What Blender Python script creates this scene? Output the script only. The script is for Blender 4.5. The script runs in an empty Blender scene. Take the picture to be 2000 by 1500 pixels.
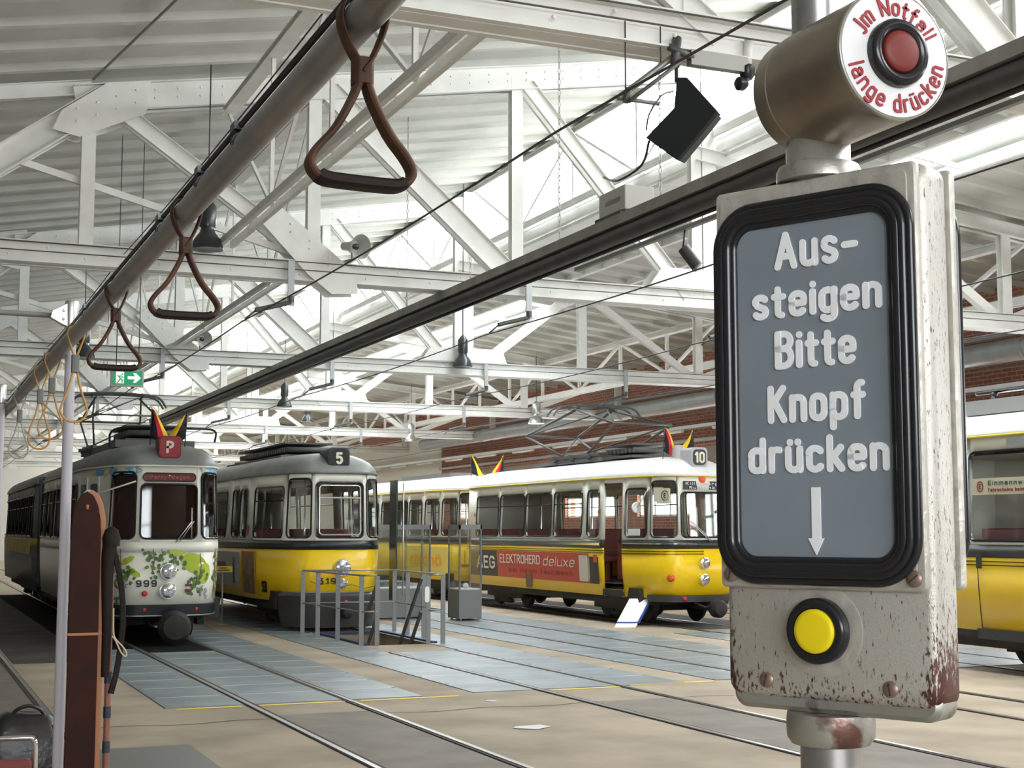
import bpy, bmesh, math, random
from math import sin, cos, pi, atan, tan, sqrt, radians
from mathutils import Vector, Matrix, geometry
random.seed(7)
S = bpy.context.scene
COL = S.collection
# ---------------------------------------------------------------- camera
F = 2800.0
PITCH = atan(285 / F); YAW = atan(1200 / math.hypot(F, 285)); EYE = 1.7
cam_d = bpy.data.cameras.new('camera'); cam = bpy.data.objects.new('camera', cam_d); COL.objects.link(cam)
cam_d.sensor_width = 36; cam_d.lens = F * 36 / 2000; cam_d.clip_start = .05; cam_d.clip_end = 400
cam.location = (0, 0, EYE); cam.rotation_euler = (pi / 2 + PITCH, 0, -YAW)
S.camera = cam
# ---------------------------------------------------------------- light and exposure
w = bpy.data.worlds.new('sky'); S.world = w; w.use_nodes = True
bg = w.node_tree.nodes['Background']; bg.inputs[0].default_value = (.93, .97, 1, 1); bg.inputs[1].default_value = 9.0
S.view_settings.view_transform = 'Standard'; S.view_settings.look = 'None'
S.view_settings.gamma = 1; S.view_settings.use_curve_mapping = False; S.view_settings.exposure = 0.92
S.cycles.use_denoising = True
S.cycles.max_bounces = 10; S.cycles.diffuse_bounces = 6; S.cycles.transparent_max_bounces = 24; S.cycles.glossy_bounces = 3
S.cycles.transmission_bounces = 4; S.cycles.sample_clamp_indirect = 8
def portal(loc, rot, sx, sy):
    l = bpy.data.lights.new('daylight_opening', 'AREA'); l.shape = 'RECTANGLE'; l.size = sx; l.size_y = sy
    l.cycles.is_portal = True
    o = bpy.data.objects.new('daylight_opening', l); COL.objects.link(o); o.location = loc; o.rotation_euler = rot
portal((10.62, 36, 7.9), (0, radians(90), 0), 1.6, 96)        # clerestory, facing -x
portal((12.1, 36, 7.0), (0, 0, 0), 2.8, 96)                    # roof lights
portal((18.7, 36, 2.65), (0, radians(90), 0), 1.2, 96)         # windows in the brick wall
portal((-.8, -12.2, 3.9), (radians(90), 0, 0), 9, 3.8)          # added, unseen tall windows behind the camera, to light the sign
# ---------------------------------------------------------------- materials
MATS = {}
def mat(name, col, rough=.5, metal=0.0, noise=0.0, nscale=8.0, bump=0.0, col2=None, emit=0, spec=None, patch=None):
    if name in MATS: return MATS[name]
    m = bpy.data.materials.new(name); m.use_nodes = True; nt = m.node_tree; b = nt.nodes['Principled BSDF']
    b.inputs['Base Color'].default_value = (*col, 1); b.inputs['Roughness'].default_value = rough; b.inputs['Metallic'].default_value = metal
    if spec is not None: b.inputs['Specular IOR Level'].default_value = spec
    if emit: b.inputs['Emission Color'].default_value = (*col, 1); b.inputs['Emission Strength'].default_value = emit
    if noise or bump or col2:
        tc = nt.nodes.new('ShaderNodeTexCoord'); n = nt.nodes.new('ShaderNodeTexNoise'); n.inputs['Scale'].default_value = nscale; n.inputs['Detail'].default_value = 6
        nt.links.new(tc.outputs['Object'], n.inputs['Vector'])
        if noise or col2:
            r = nt.nodes.new('ShaderNodeValToRGB'); nt.links.new(n.outputs['Fac'], r.inputs['Fac'])
            c2 = col2 if col2 else tuple(max(0, c * (1 - noise)) for c in col)
            lo, hi = patch if patch else (.35, .65)
            r.color_ramp.elements[0].position = lo; r.color_ramp.elements[0].color = (*c2, 1)
            r.color_ramp.elements[1].position = hi; r.color_ramp.elements[1].color = (*col, 1)
            nt.links.new(r.outputs['Color'], b.inputs['Base Color'])
        if bump:
            bp = nt.nodes.new('ShaderNodeBump'); bp.inputs['Strength'].default_value = bump; bp.inputs['Distance'].default_value = .01
            nt.links.new(n.outputs['Fac'], bp.inputs['Height']); nt.links.new(bp.outputs['Normal'], b.inputs['Normal'])
    MATS[name] = m; return m
def glass_mat(name, tint, gloss=.1, rough=.03):
    m = bpy.data.materials.new(name); m.use_nodes = True; nt = m.node_tree; nt.nodes.clear()
    o = nt.nodes.new('ShaderNodeOutputMaterial'); mx = nt.nodes.new('ShaderNodeMixShader'); t = nt.nodes.new('ShaderNodeBsdfTransparent'); g = nt.nodes.new('ShaderNodeBsdfGlossy')
    t.inputs[0].default_value = (*tint, 1); g.inputs['Roughness'].default_value = rough; mx.inputs[0].default_value = gloss
    nt.links.new(t.outputs[0], mx.inputs[1]); nt.links.new(g.outputs[0], mx.inputs[2]); nt.links.new(mx.outputs[0], o.inputs[0])
    MATS[name] = m; return m
steel_white = mat('white_painted_steel', (.85, .85, .815), .55, noise=.1, nscale=3)
ceil_m = mat('white_roof_boards', (.60, .60, .555), .8, noise=.12, nscale=1.5)
concrete = mat('beige_concrete', (.42, .345, .255), .8, col2=(.30, .245, .18), nscale=1.1, bump=.15)
concrete_d = mat('worn_brown_floor', (.22, .185, .15), .65, col2=(.165, .135, .11), nscale=2.5, bump=.2)
plate_m = mat('blue_grey_steel_plate', (.27, .315, .335), .40, .25, col2=(.18, .215, .23), nscale=2.2, bump=.08, spec=.7)
seam_m = mat('bright_plate_edge', (.6, .66, .7), .3)
rail_m = mat('polished_rail', (.42, .40, .38), .3, .8)
groove_m = mat('dark_groove', (.05, .045, .04), .8)
yellow_line = mat('yellow_line', (.85, .66, .12), .6)
tram_yellow = mat('tram_yellow', (.92, .61, .010), .28, noise=.04, nscale=2)
tram_cream = mat('tram_cream', (.82, .80, .70), .3)
tram_white = mat('tram_white', (.88, .88, .86), .35, noise=.08, nscale=4)
tram_grey = mat('tram_grey_roof', (.26, .27, .26), .45, noise=.2, nscale=3)
black_m = mat('black_paint', (.018, .02, .024), .3)
under_m = mat('dark_underframe', (.03, .028, .026), .7, noise=.4, nscale=5)
rubber = mat('black_rubber', (.015, .015, .018), .22)
chrome = mat('chrome', (.8, .8, .82), .12, 1.0)
alu = mat('brushed_aluminium', (.62, .62, .62), .35, .9)
galv = mat('galvanised_grey', (.42, .44, .45), .45, .5)
dark_in = mat('dark_interior', (.10, .085, .075), .7)
seat_red = mat('dark_red_seat', (.18, .035, .03), .5)
red_m = mat('signal_red', (.60, .03, .02), .35)
lens_m = mat('headlight_glass', (.75, .78, .8), .12, .75, noise=.5, nscale=40)
brick_m = None
pane_glass = glass_mat('window_glass', (.80, .83, .82), .08)
pane_dark = glass_mat('dark_window_glass', (.42, .36, .33), .07)
sky_glass = glass_mat('clear_roof_glass', (.97, .98, .98), .03)
case_glass = glass_mat('case_glass', (.93, .95, .95), .10)
def brick():
    m = bpy.data.materials.new('red_brick'); m.use_nodes = True; nt = m.node_tree; b = nt.nodes['Principled BSDF']
    tc = nt.nodes.new('ShaderNodeTexCoord'); mp = nt.nodes.new('ShaderNodeMapping'); bt = nt.nodes.new('ShaderNodeTexBrick')
    mp.inputs['Rotation'].default_value = (radians(90), 0, radians(90)); 
    sp = nt.nodes.new('ShaderNodeSeparateXYZ'); cb = nt.nodes.new('ShaderNodeCombineXYZ')
    nt.links.new(tc.outputs['Object'], sp.inputs[0]); nt.links.new(sp.outputs['Y'], cb.inputs['X']); nt.links.new(sp.outputs['Z'], cb.inputs['Y'])
    nt.links.new(cb.outputs[0], bt.inputs['Vector'])
    bt.inputs['Scale'].default_value = 1; bt.inputs['Brick Width'].default_value = .25; bt.inputs['Row Height'].default_value = .08; bt.inputs['Mortar Size'].default_value = .008
    bt.inputs['Color1'].default_value = (.40, .14, .085, 1); bt.inputs['Color2'].default_value = (.30, .10, .065, 1); bt.inputs['Mortar'].default_value = (.42, .38, .33, 1)
    nt.links.new(bt.outputs['Color'], b.inputs['Base Color']); b.inputs['Roughness'].default_value = .85
    return m
brick_m = brick()
# ---------------------------------------------------------------- mesh helpers
class MB:
    def __init__(s): s.v = []; s.f = []; s.mi = []; s.mats = []; s.cur = 0; s.sm = []
    def mat(s, m):
        if m not in s.mats: s.mats.append(m)
        s.cur = s.mats.index(m); return s
    def add(s, vs, fs, smooth=False):
        o = len(s.v); s.v += [tuple(x) for x in vs]
        for f in fs: s.f.append([i + o for i in f]); s.mi.append(s.cur); s.sm.append(smooth)
        return s
    def box(s, x0, x1, y0, y1, z0, z1):
        v = [(x, y, z) for x in (x0, x1) for y in (y0, y1) for z in (z0, z1)]
        return s.add(v, [(0, 1, 3, 2), (4, 6, 7, 5), (0, 4, 5, 1), (2, 3, 7, 6), (0, 2, 6, 4), (1, 5, 7, 3)])
    def cbox(s, c, d): return s.box(c[0]-d[0]/2, c[0]+d[0]/2, c[1]-d[1]/2, c[1]+d[1]/2, c[2]-d[2]/2, c[2]+d[2]/2)
    def beam(s, p, q, w, h, up=(0, 0, 1), prof=None):
        """bar from p to q; w across, h along up. prof 'C' or 'I' makes a rolled steel section"""
        p = Vector(p); q = Vector(q); d = (q - p).normalized(); u = Vector(up)
        if abs(d.dot(u)) > .98: u = Vector((0, 1, 0)) if abs(d.y) < .9 else Vector((1, 0, 0))
        a = d.cross(u).normalized(); u = a.cross(d).normalized()
        if prof == 'C':
            t = min(w, h) * .16
            pts = [(-w/2, -h/2), (w/2, -h/2), (w/2, -h/2+t), (-w/2+t, -h/2+t), (-w/2+t, h/2-t), (w/2, h/2-t), (w/2, h/2), (-w/2, h/2)]
        elif prof == 'I':
            t = min(w, h) * .13; k = t / 2
            pts = [(-w/2, -h/2), (w/2, -h/2), (w/2, -h/2+t), (k, -h/2+t), (k, h/2-t), (w/2, h/2-t), (w/2, h/2), (-w/2, h/2), (-w/2, h/2-t), (-k, h/2-t), (-k, -h/2+t), (-w/2, -h/2+t)]
        else: pts = [(-w/2, -h/2), (w/2, -h/2), (w/2, h/2), (-w/2, h/2)]
        n = len(pts); vs = [p + a*x + u*y for x, y in pts] + [q + a*x + u*y for x, y in pts]
        fs = [(i, (i+1) % n, n+(i+1) % n, n+i) for i in range(n)] + [list(range(n))[::-1], list(range(n, 2*n))]
        return s.add(vs, fs)
    def tube(s, pts, r, n=10, closed=False, cap=True, rs=None, flat=None, smooth=True):
        pts = [Vector(p) for p in pts]; N = len(pts)
        if N < 2: return s
        tg = []
        for i in range(N):
            a = pts[(i-1) % N] if (closed or i > 0) else pts[i]; b = pts[(i+1) % N] if (closed or i < N-1) else pts[i]
            tg.append((b - a).normalized())
        u = Vector((0, 0, 1)) if abs(tg[0].z) < .9 else Vector((1, 0, 0))
        if flat: u = Vector(flat[0])
        vs = []; prev = None
        for i in range(N):
            t = tg[i]
            if flat: uu = u
            else: uu = u if prev is None else prev
            a = t.cross(uu)
            if a.length < 1e-5: a = t.orthogonal()
            a.normalize(); b2 = a.cross(t).normalized(); prev = b2
            R = rs[i] if rs else r
            for k in range(n):
                th = 2*pi*(k+.5)/n
                if flat:   # rectangular-ish section: flat[1]=half width along u, flat[2]=half thickness
                    ex = 4; c_, s_ = cos(th), sin(th); m_ = (abs(c_)**ex + abs(s_)**ex) ** (1/ex)
                    vs.append(pts[i] + b2*(s_/m_*flat[1]) + a*(c_/m_*flat[2]))
                else: vs.append(pts[i] + a*(cos(th)*R) + b2*(sin(th)*R))
        fs = []
        for i in range(N if closed else N-1):
            j = (i+1) % N
            for k in range(n): fs.append((i*n+k, i*n+(k+1) % n, j*n+(k+1) % n, j*n+k))
        s.add(vs, fs, smooth)
        if cap and not closed:
            o = len(s.v) - len(vs)
            s.f.append([o+k for k in range(n)][::-1]); s.mi.append(s.cur); s.sm.append(False)
            s.f.append([o+(N-1)*n+k for k in range(n)]); s.mi.append(s.cur); s.sm.append(False)
        return s
    def cyl(s, p, q, r, n=16, r2=None): return s.tube([p, q], r, n, rs=[r, r2 if r2 is not None else r])
    def lathe(s, prof, c, axis=(0, 0, 1), n=28, smooth=True):
        """prof: (radius, height along axis)"""
        ax = Vector(axis).normalized(); a = ax.orthogonal().normalized(); b = ax.cross(a); c = Vector(c)
        vs = [c + ax*h + (a*cos(2*pi*k/n) + b*sin(2*pi*k/n))*max(r, 1e-5) for r, h in prof for k in range(n)]
        fs = [(i*n+k, i*n+(k+1) % n, (i+1)*n+(k+1) % n, (i+1)*n+k) for i in range(len(prof)-1) for k in range(n)]
        fs += [list(range(n))[::-1], [(len(prof)-1)*n+k for k in range(n)]]
        return s.add(vs, fs, smooth)
    def prism(s, poly, fr, d0, d1, smooth=False):
        """poly (a,b) in frame fr=(origin, A, B, N); extruded along N from d0 to d1"""
        o, A, B, N = [Vector(x) for x in fr]; n = len(poly)
        vs = [o + A*a + B*b + N*d for d in (d0, d1) for a, b in poly]
        fs = [(i, (i+1) % n, n+(i+1) % n, n+i) for i in range(n)]
        s.add(vs, fs, smooth); k = len(s.v) - 2*n
        for f in ([k+i for i in range(n)][::-1], [k+n+i for i in range(n)]): s.f.append(f); s.mi.append(s.cur); s.sm.append(False)
        return s
    def loft(s, rings, cap=True, smooth=True, closed=True):
        n = len(rings[0]); vs = [p for r in rings for p in r]
        fs = [(i*n+k, i*n+(k+1) % n, (i+1)*n+(k+1) % n, (i+1)*n+k) for i in range(len(rings)-1) for k in range(n if closed else n-1)]
        if cap: fs += [list(range(n))[::-1], [(len(rings)-1)*n+k for k in range(n)]]
        return s.add(vs, fs, smooth)
    def build(s, name, m=None, parent=None, bevel=0, loc=None, angle=35, weld=False):
        me = bpy.data.meshes.new(name); me.from_pydata(s.v, [], s.f); 
        if m is not None: me.materials.append(m)
        else:
            for x in s.mats: me.materials.append(x)
        me.update()
        for p, sm in zip(me.polygons, s.sm): p.use_smooth = sm
        if m is None:
            for p, i in zip(me.polygons, s.mi): p.material_index = i
        bm = bmesh.new(); bm.from_mesh(me)
        if weld: bmesh.ops.remove_doubles(bm, verts=bm.verts, dist=1e-4)
        bmesh.ops.recalc_face_normals(bm, faces=bm.faces)
        for e in bm.edges:
            if len(e.link_faces) == 2 and e.calc_face_angle(0) > radians(angle): e.smooth = False
        bm.to_mesh(me); bm.free()
        o = bpy.data.objects.new(name, me); COL.objects.link(o)
        if parent: attach(o, parent)
        if loc: o.location = loc
        if bevel:
            b = o.modifiers.new('bevel', 'BEVEL'); b.width = bevel; b.segments = 2; b.limit_method = 'ANGLE'
        return o
def attach(o, parent):
    o.parent = parent
    if parent.type == 'EMPTY': o.matrix_parent_inverse = parent.matrix_basis.inverted()
def thing(name, label, cat, loc=(0, 0, 0), rz=0, group=None):
    o = bpy.data.objects.new(name, None); COL.objects.link(o); o.location = loc; o.rotation_euler = (0, 0, rz); o.empty_display_size = .1
    o['label'] = label; o['category'] = cat
    if group: o['group'] = group
    return o
def tag(o, label, cat, group=None):
    o['label'] = label; o['category'] = cat
    if group: o['group'] = group
    return o
def struct(o, label=None):
    o['kind'] = 'structure'
    if label: o['label'] = label
    return o
def copy_tree(o, parent=None):
    c = o.copy(); COL.objects.link(c)
    if parent: c.parent = parent
    for ch in [x for x in KIDS.get(o.name, [])] if False else list(o.children): copy_tree(ch, c)
    return c
def rrect(x0, x1, y0, y1, r, n=5):
    out = []
    for cx, cy, a in ((x1-r, y0+r, -90), (x1-r, y1-r, 0), (x0+r, y1-r, 90), (x0+r, y0+r, 180)):
        for k in range(n+1):
            t = radians(a + 90*k/n); out.append((cx + r*cos(t), cy + r*sin(t)))
    return out
# ---------------------------------------------------------------- stroke lettering (cap height 1, skeleton lines)
def arc(cx, cy, rx, ry, a0, a1, n=9): return [(cx + rx*cos(radians(a0+(a1-a0)*k/n)), cy + ry*sin(radians(a0+(a1-a0)*k/n))) for k in range(n+1)]
X = .68; W = .36
def bowl(x0=0, w=W, y0=0, y1=X):
    r = w/2; return arc(x0+r, y1-r, r, r, 0, 180) + arc(x0+r, y0+r, r, r, 180, 360) + [(x0+w, y1-r)]
GL = {
 'A': (.50, [[(0, 0), (.25, 1), (.50, 0)], [(.08, .32), (.42, .32)]]),
 'B': (.42, [[(0, 0), (0, 1), (.2, 1)] + arc(.2, .77, .2, .23, 90, -90)[1:] + [(0, .54)], [(.2, .54)] + arc(.2, .27, .22, .27, 90, -90) + [(0, 0)]]),
 'K': (.42, [[(0, 0), (0, 1)], [(.40, 1), (0, .42)], [(.13, .58), (.42, 0)]]),
 'N': (.48, [[(0, 0), (0, 1), (.48, 0), (.48, 1)]]),
 'J': (.30, [[(.30, 1), (.30, .2)] + arc(.15, .16, .15, .18, 0, -150)]),
 'E': (.36, [[(.36, 1), (0, 1), (0, 0), (.36, 0)], [(0, .52), (.3, .52)]]),
 'G': (.42, [arc(.21, .74, .21, .26, 20, 180) + arc(.21, .26, .21, .26, 180, 360) + [(.42, .48), (.24, .48)]]),
 'L': (.34, [[(0, 1), (0, 0), (.34, 0)]]), 'T': (.42, [[(0, 1), (.42, 1)], [(.21, 1), (.21, 0)]]),
 'R': (.42, [[(0, 0), (0, 1), (.2, 1)] + arc(.2, .76, .2, .24, 90, -90)[1:] + [(0, .52)], [(.16, .52), (.42, 0)]]),
 'P': (.42, [[(0, 0), (0, 1), (.2, 1)] + arc(.2, .74, .22, .26, 90, -90)[1:] + [(0, .48)]]),
 'O': (.44, [bowl(0, .44, 0, 1)]), 'H': (.44, [[(0, 0), (0, 1)], [(.44, 0), (.44, 1)], [(0, .5), (.44, .5)]]),
 'D': (.44, [[(0, 0), (0, 1), (.18, 1)] + arc(.18, .72, .26, .28, 90, 0)[1:] + arc(.18, .28, .26, .28, 0, -90) + [(0, 0)]]),
 'S': (.40, [arc(.2, .75, .2, .25, 20, 200, 8) + [(.06, .6), (.34, .42)] + arc(.2, .25, .2, .25, 20, -160, 8)]),
 'W': (.62, [[(0, 1), (.16, 0), (.31, .9), (.46, 0), (.62, 1)]]), 'V': (.46, [[(0, 1), (.23, 0), (.46, 1)]]),
 'M': (.56, [[(0, 0), (0, 1), (.28, .3), (.56, 1), (.56, 0)]]), 'F': (.34, [[(.34, 1), (0, 1), (0, 0)], [(0, .52), (.28, .52)]]),
 'a': (W, [[(W, 0), (W, X-.18)] + arc(.18, X-.18, .18, .18, 0, 150), [(W, .40), (.16, .40)] + arc(.16, .20, .16, .20, 90, 270) + [(.22, 0), (W, .12)]]),
 'b': (W, [[(0, 0), (0, 1)], bowl()]), 'o': (W, [bowl()]),
 'c': (.34, [arc(.18, X-.18, .18, .18, 30, 180) + arc(.18, .18, .18, .18, 180, 330)]),
 'd': (W, [[(W, 0), (W, 1)], bowl()]),
 'e': (W, [[(0, .35), (W, .35), (W, X-.18)] + arc(.18, X-.18, .18, .18, 0, 180) + arc(.18, .18, .18, .18, 180, 325)]),
 'f': (.28, [[(.10, 0), (.10, .84)] + arc(.24, .84, .14, .16, 180, 90), [(0, X-.04), (.26, X-.04)]]),
 'g': (W, [bowl(), [(W, X), (W, -.14)] + arc(.18, -.12, .18, .18, 0, -140)]),
 'h': (W, [[(0, 0), (0, 1)], [(0, X-.2)] + arc(.18, X-.18, .18, .18, 160, 0) + [(W, 0)]]),
 'i': (.0, [[(0, 0), (0, X)], [(0, .93), (0, .94)]]), 'l': (0, [[(0, 0), (0, 1)]]),
 'k': (.34, [[(0, 0), (0, 1)], [(.32, X), (0, .25)], [(.10, .38), (.34, 0)]]),
 'm': (.58, [[(0, 0), (0, X)], [(0, X-.2)] + arc(.15, X-.15, .14, .15, 160, 0) + [(.29, 0)], [(.29, X-.2)] + arc(.44, X-.15, .14, .15, 160, 0) + [(.58, 0)]]),
 'n': (W, [[(0, 0), (0, X)], [(0, X-.2)] + arc(.18, X-.18, .18, .18, 160, 0) + [(W, 0)]]),
 'p': (W, [[(0, -.30), (0, X)], bowl()]),
 'r': (.24, [[(0, 0), (0, X)], [(0, X-.2)] + arc(.18, X-.18, .18, .18, 160, 70)]),
 's': (.32, [arc(.16, X-.16, .16, .16, 30, 190, 8) + [(.05, .40), (.27, .28)] + arc(.16, .16, .16, .16, 20, -150, 8)]),
 't': (.26, [[(.10, .9), (.10, .12)] + arc(.22, .12, .12, .12, 180, 270), [(0, X-.04), (.26, X-.04)]]),
 'u': (W, [[(0, X), (0, .18)] + arc(.18, .18, .18, .18, 180, 360) + [(W, X), (W, 0)]]),
 'w': (.50, [[(0, X), (.12, 0), (.25, X-.05), (.38, 0), (.50, X)]]), 'x': (.34, [[(0, 0), (.34, X)], [(0, X), (.34, 0)]]), 'y': (.34, [[(0, X), (.18, 0)], [(.36, X), (.10, -.3)]]),
 '-': (.30, [[(0, .42), (.30, .42)]]), ' ': (.16, []), '.': (0, [[(0, 0), (0, .01)]]),
 '1': (.16, [[(0, .8), (.16, 1), (.16, 0)]]), '0': (.40, [bowl(0, .40, 0, 1)]),
 '5': (.40, [[(.36, 1), (.04, 1), (.02, .56)] + arc(.20, .32, .20, .32, 120, -140)]),
 '9': (.40, [bowl(0, .40, .42, 1), [(.40, .75), (.40, .25)] + arc(.2, .2, .2, .2, 0, -140)]),
 '8': (.40, [bowl(.02, .36, .52, 1), bowl(0, .40, 0, .52)]),
 '7': (.38, [[(0, 1), (.38, 1), (.12, 0)]]),
}
GL['ü'] = (W, GL['u'][1] + [[(.06, .90), (.06, .91)], [(.30, .90), (.30, .91)]])
GL['ö'] = (W, [bowl(), [(.06, .90), (.06, .91)], [(.30, .90), (.30, .91)]])
NCAP = [0]
def capsules(mb, line, r, mp, d0, d1):
    """each segment of a skeleton line becomes a flat round-ended bar; mp maps (x,y,d)->3D"""
    for p, q in zip(line[:-1], line[1:]):
        dx, dy = q[0]-p[0], q[1]-p[1]; L = math.hypot(dx, dy)
        if L < 1e-7: continue
        NCAP[0] += 1; d1_ = d1 + r*.025*(NCAP[0] % 11)
        a = math.atan2(dy, dx); poly = []
        for k in range(7): t = a + pi/2 + pi*k/6; poly.append((p[0]+r*cos(t), p[1]+r*sin(t)))
        for k in range(7): t = a - pi/2 + pi*k/6; poly.append((q[0]+r*cos(t), q[1]+r*sin(t)))
        n = len(poly); vs = [mp(x, y, d) for d in (d0, d1_) for x, y in poly]
        mb.add(vs, [(i, (i+1) % n, n+(i+1) % n, n+i) for i in range(n)] + [list(range(n, 2*n))])
def text_lines(txt, gap=.27):
    out = []; x = 0
    for ch in txt:
        w_, ls = GL[ch]; out.append((x, w_, ls)); x += w_ + gap
    return out, x - gap
def write(mb, txt, x0, x1, y0, cap, r, mp, d0, d1, gap=.27, xs=None):
    ls, L = text_lines(txt, gap)
    k = (x1 - x0 - 2*r) / L if L > 0 else cap
    c = cap - 2*r
    for gx, _, lines in ls:
        for ln in lines: capsules(mb, [(x0 + r + (gx + px)*k, y0 + r + py*c) for px, py in ln], r, mp, d0, d1)
def frame_mp(o, A, B, N):
    o, A, B, N = [Vector(v) for v in (o, A, B, N)]
    return lambda x, y, d: o + A*x + B*y + N*d
# ================================================================ request-stop sign on its pole
sc_metal = mat('worn_grey_paint', (.62, .595, .54), .42, .45, col2=(.50, .475, .43), nscale=60, bump=.25, patch=(.3, .6))
rim_metal = mat('worn_rim', (.44, .43, .39), .35, .6, col2=(.17, .085, .07), nscale=34, bump=.2, patch=(.36, .44))
def worn_by_edge():
    m = bpy.data.materials.new('chipped_case_paint'); m.use_nodes = True; nt = m.node_tree; b = nt.nodes['Principled BSDF']
    tc = nt.nodes.new('ShaderNodeTexCoord'); n = nt.nodes.new('ShaderNodeTexNoise'); n.inputs['Scale'].default_value = 55; n.inputs['Detail'].default_value = 8; n.inputs['Roughness'].default_value = .65
    n2 = nt.nodes.new('ShaderNodeTexNoise'); n2.inputs['Scale'].default_value = 220
    g = nt.nodes.new('ShaderNodeNewGeometry')
    sp = nt.nodes.new('ShaderNodeSeparateXYZ'); nt.links.new(tc.outputs['Object'], sp.inputs[0])
    def math_(op, a, b_=None, c=None):
        q = nt.nodes.new('ShaderNodeMath'); q.operation = op
        for i, v in enumerate((a, b_, c)):
            if v is None: continue
            if isinstance(v, (int, float)): q.inputs[i].default_value = v
            else: nt.links.new(v, q.inputs[i])
        return q.outputs[0]
    # s = distance along the face from its middle, z = height; chips gather at the lower corners and the long edges
    dx = math_('SUBTRACT', sp.outputs['X'], P0.x); dy = math_('SUBTRACT', sp.outputs['Y'], P0.y)
    s_ = math_('ADD', math_('MULTIPLY', dx, SR.x), math_('MULTIPLY', dy, SR.y)); s_ = math_('ABSOLUTE', math_('ADD', s_, .0075))
    e1 = math_('MULTIPLY', math_('SUBTRACT', s_, .058), 22.0); e1 = math_('MAXIMUM', e1, 0)
    low = math_('MAXIMUM', math_('MULTIPLY', math_('SUBTRACT', 1.625, sp.outputs['Z']), 3.2), 0)
    low2 = math_('MAXIMUM', math_('MULTIPLY', math_('SUBTRACT', 1.66, sp.outputs['Z']), 14.0), 0)
    e1 = math_('MULTIPLY', e1, math_('MINIMUM', math_('ADD', low2, .12), 1))
    t = math_('ADD', math_('ADD', n.outputs['Fac'], math_('MULTIPLY', e1, 1.0)), low)
    r = nt.nodes.new('ShaderNodeValToRGB'); nt.links.new(t, r.inputs['Fac']); e = r.color_ramp.elements
    e[0].position = .60; e[0].color = (.68, .655, .60, 1); e[1].position = .67; e[1].color = (.14, .06, .045, 1)
    mx = nt.nodes.new('ShaderNodeMixRGB'); mx.blend_type = 'MULTIPLY'; mx.inputs[0].default_value = .35
    nt.links.new(r.outputs[0], mx.inputs[1]); nt.links.new(n2.outputs['Fac'], mx.inputs[2]); nt.links.new(mx.outputs[0], b.inputs['Base Color'])
    b.inputs['Metallic'].default_value = .5; b.inputs['Roughness'].default_value = .42
    bp = nt.nodes.new('ShaderNodeBump'); bp.inputs['Strength'].default_value = .2; bp.inputs['Distance'].default_value = .002
    nt.links.new(n2.outputs['Fac'], bp.inputs['Height']); nt.links.new(bp.outputs[0], b.inputs['Normal'])
    return m
hd = radians(244)
SN = Vector((sin(hd), cos(hd), 0)); SR = Vector((-SN.y, SN.x, 0)); UZ = Vector((0, 0, 1))
fwv = Vector((sin(YAW)*cos(PITCH), cos(YAW)*cos(PITCH), sin(PITCH))); rtv = Vector((cos(YAW), -sin(YAW), 0)); upv = rtv.cross(fwv)
P0 = Vector((0, 0, EYE)) + .86*(fwv + rtv*(625/F) + upv*(-150/F)); P0.z = 0
pole = P0 + SR*(-.0145) + SN*(-.018)
chip_m = worn_by_edge()
sign = thing('stop_request_sign', 'grey stop request box with white lettering, yellow button and red emergency button on a pole', 'sign', (pole.x, pole.y, 0))
fr = (P0, SR, UZ, SN)
smp = frame_mp(*fr)
pole_m = mat('scuffed_pole_steel', (.55, .55, .56), .28, .9, noise=.3, nscale=30)
MB().tube([(pole.x, pole.y, 0), (pole.x, pole.y, 1.588)], .0185, 32).tube([(pole.x, pole.y, 1.915), (pole.x, pole.y, 1.96)], .0185, 32).tube([(pole.x, pole.y, 1.96), (pole.x, pole.y, 2.6)], .0150, 32).build('pole', pole_m, sign)
mb = MB(); c0 = (pole.x, pole.y, 0)
mb.lathe([(.0195, 1.571), (.0235, 1.572), (.0262, 1.576), (.0266, 1.584), (.0260, 1.5902)], c0, n=40)
mb.build('collar', rim_metal, sign); mb = MB(); mb.lathe([(.0262, 1.9166), (.0262, 1.9235), (.0250, 1.9262), (.0205, 1.9272), (.0200, 1.928), (.0200, 1.96)], c0, n=40)
mb.build('collar', rim_metal, sign)
s0, s1, z0, z1 = -.0785, .0630, 1.597, 1.9165
D0 = -.026
# case body: rounded in plan and rounded at its lower corners
def slab(mb, poly, ds):   # rings of inset outline at depth; ds = [(inset, depth)]
    cx = sum(p[0] for p in poly)/len(poly); cy = sum(p[1] for p in poly)/len(poly)
    hx = max(p[0] for p in poly) - cx; hy = max(p[1] for p in poly) - cy
    mb.loft([[smp(cx + (a-cx)*(1-i/hx), cy + (b-cy)*(1-i/hy), d) for a, b in poly] for i, d in ds], cap=True)
    return mb
mb = MB(); slab(mb, rrect(s0, s1, z0, z1, .010, 8), [(.006, -.034), (.0015, -.0315), (0, -.028), (0, -.010), (.0008, -.0065), (.003, -.0035), (.006, -.0022)])
mb.build('case', chip_m, sign, angle=60)
mb = MB(); slab(mb, rrect(s0+.003, s1-.0015, z0-.0065, z0+.014, .009, 8), [(.003, -.031), (0, -.028), (0, -.0085), (.003, -.0055)])
mb.build('lower_rim', rim_metal, sign)
mb = MB(); slab(mb, rrect(s0, s1-.004, 1.6645, z1-.001, .0035, 5), [(0, -.003), (0, .0005), (.001, .0020), (.0025, .0024)]); lid = mb.build('front_lid', sc_metal, sign, angle=30)
mb = MB(); slab(mb, rrect(s0+.004, s1-.009, 1.669, z1-.006, .0035, 5), [(0, .002), (.0004, .0032), (.002, .0033)]); mb.build('lid_plate', sc_metal, lid, angle=30)
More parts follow.
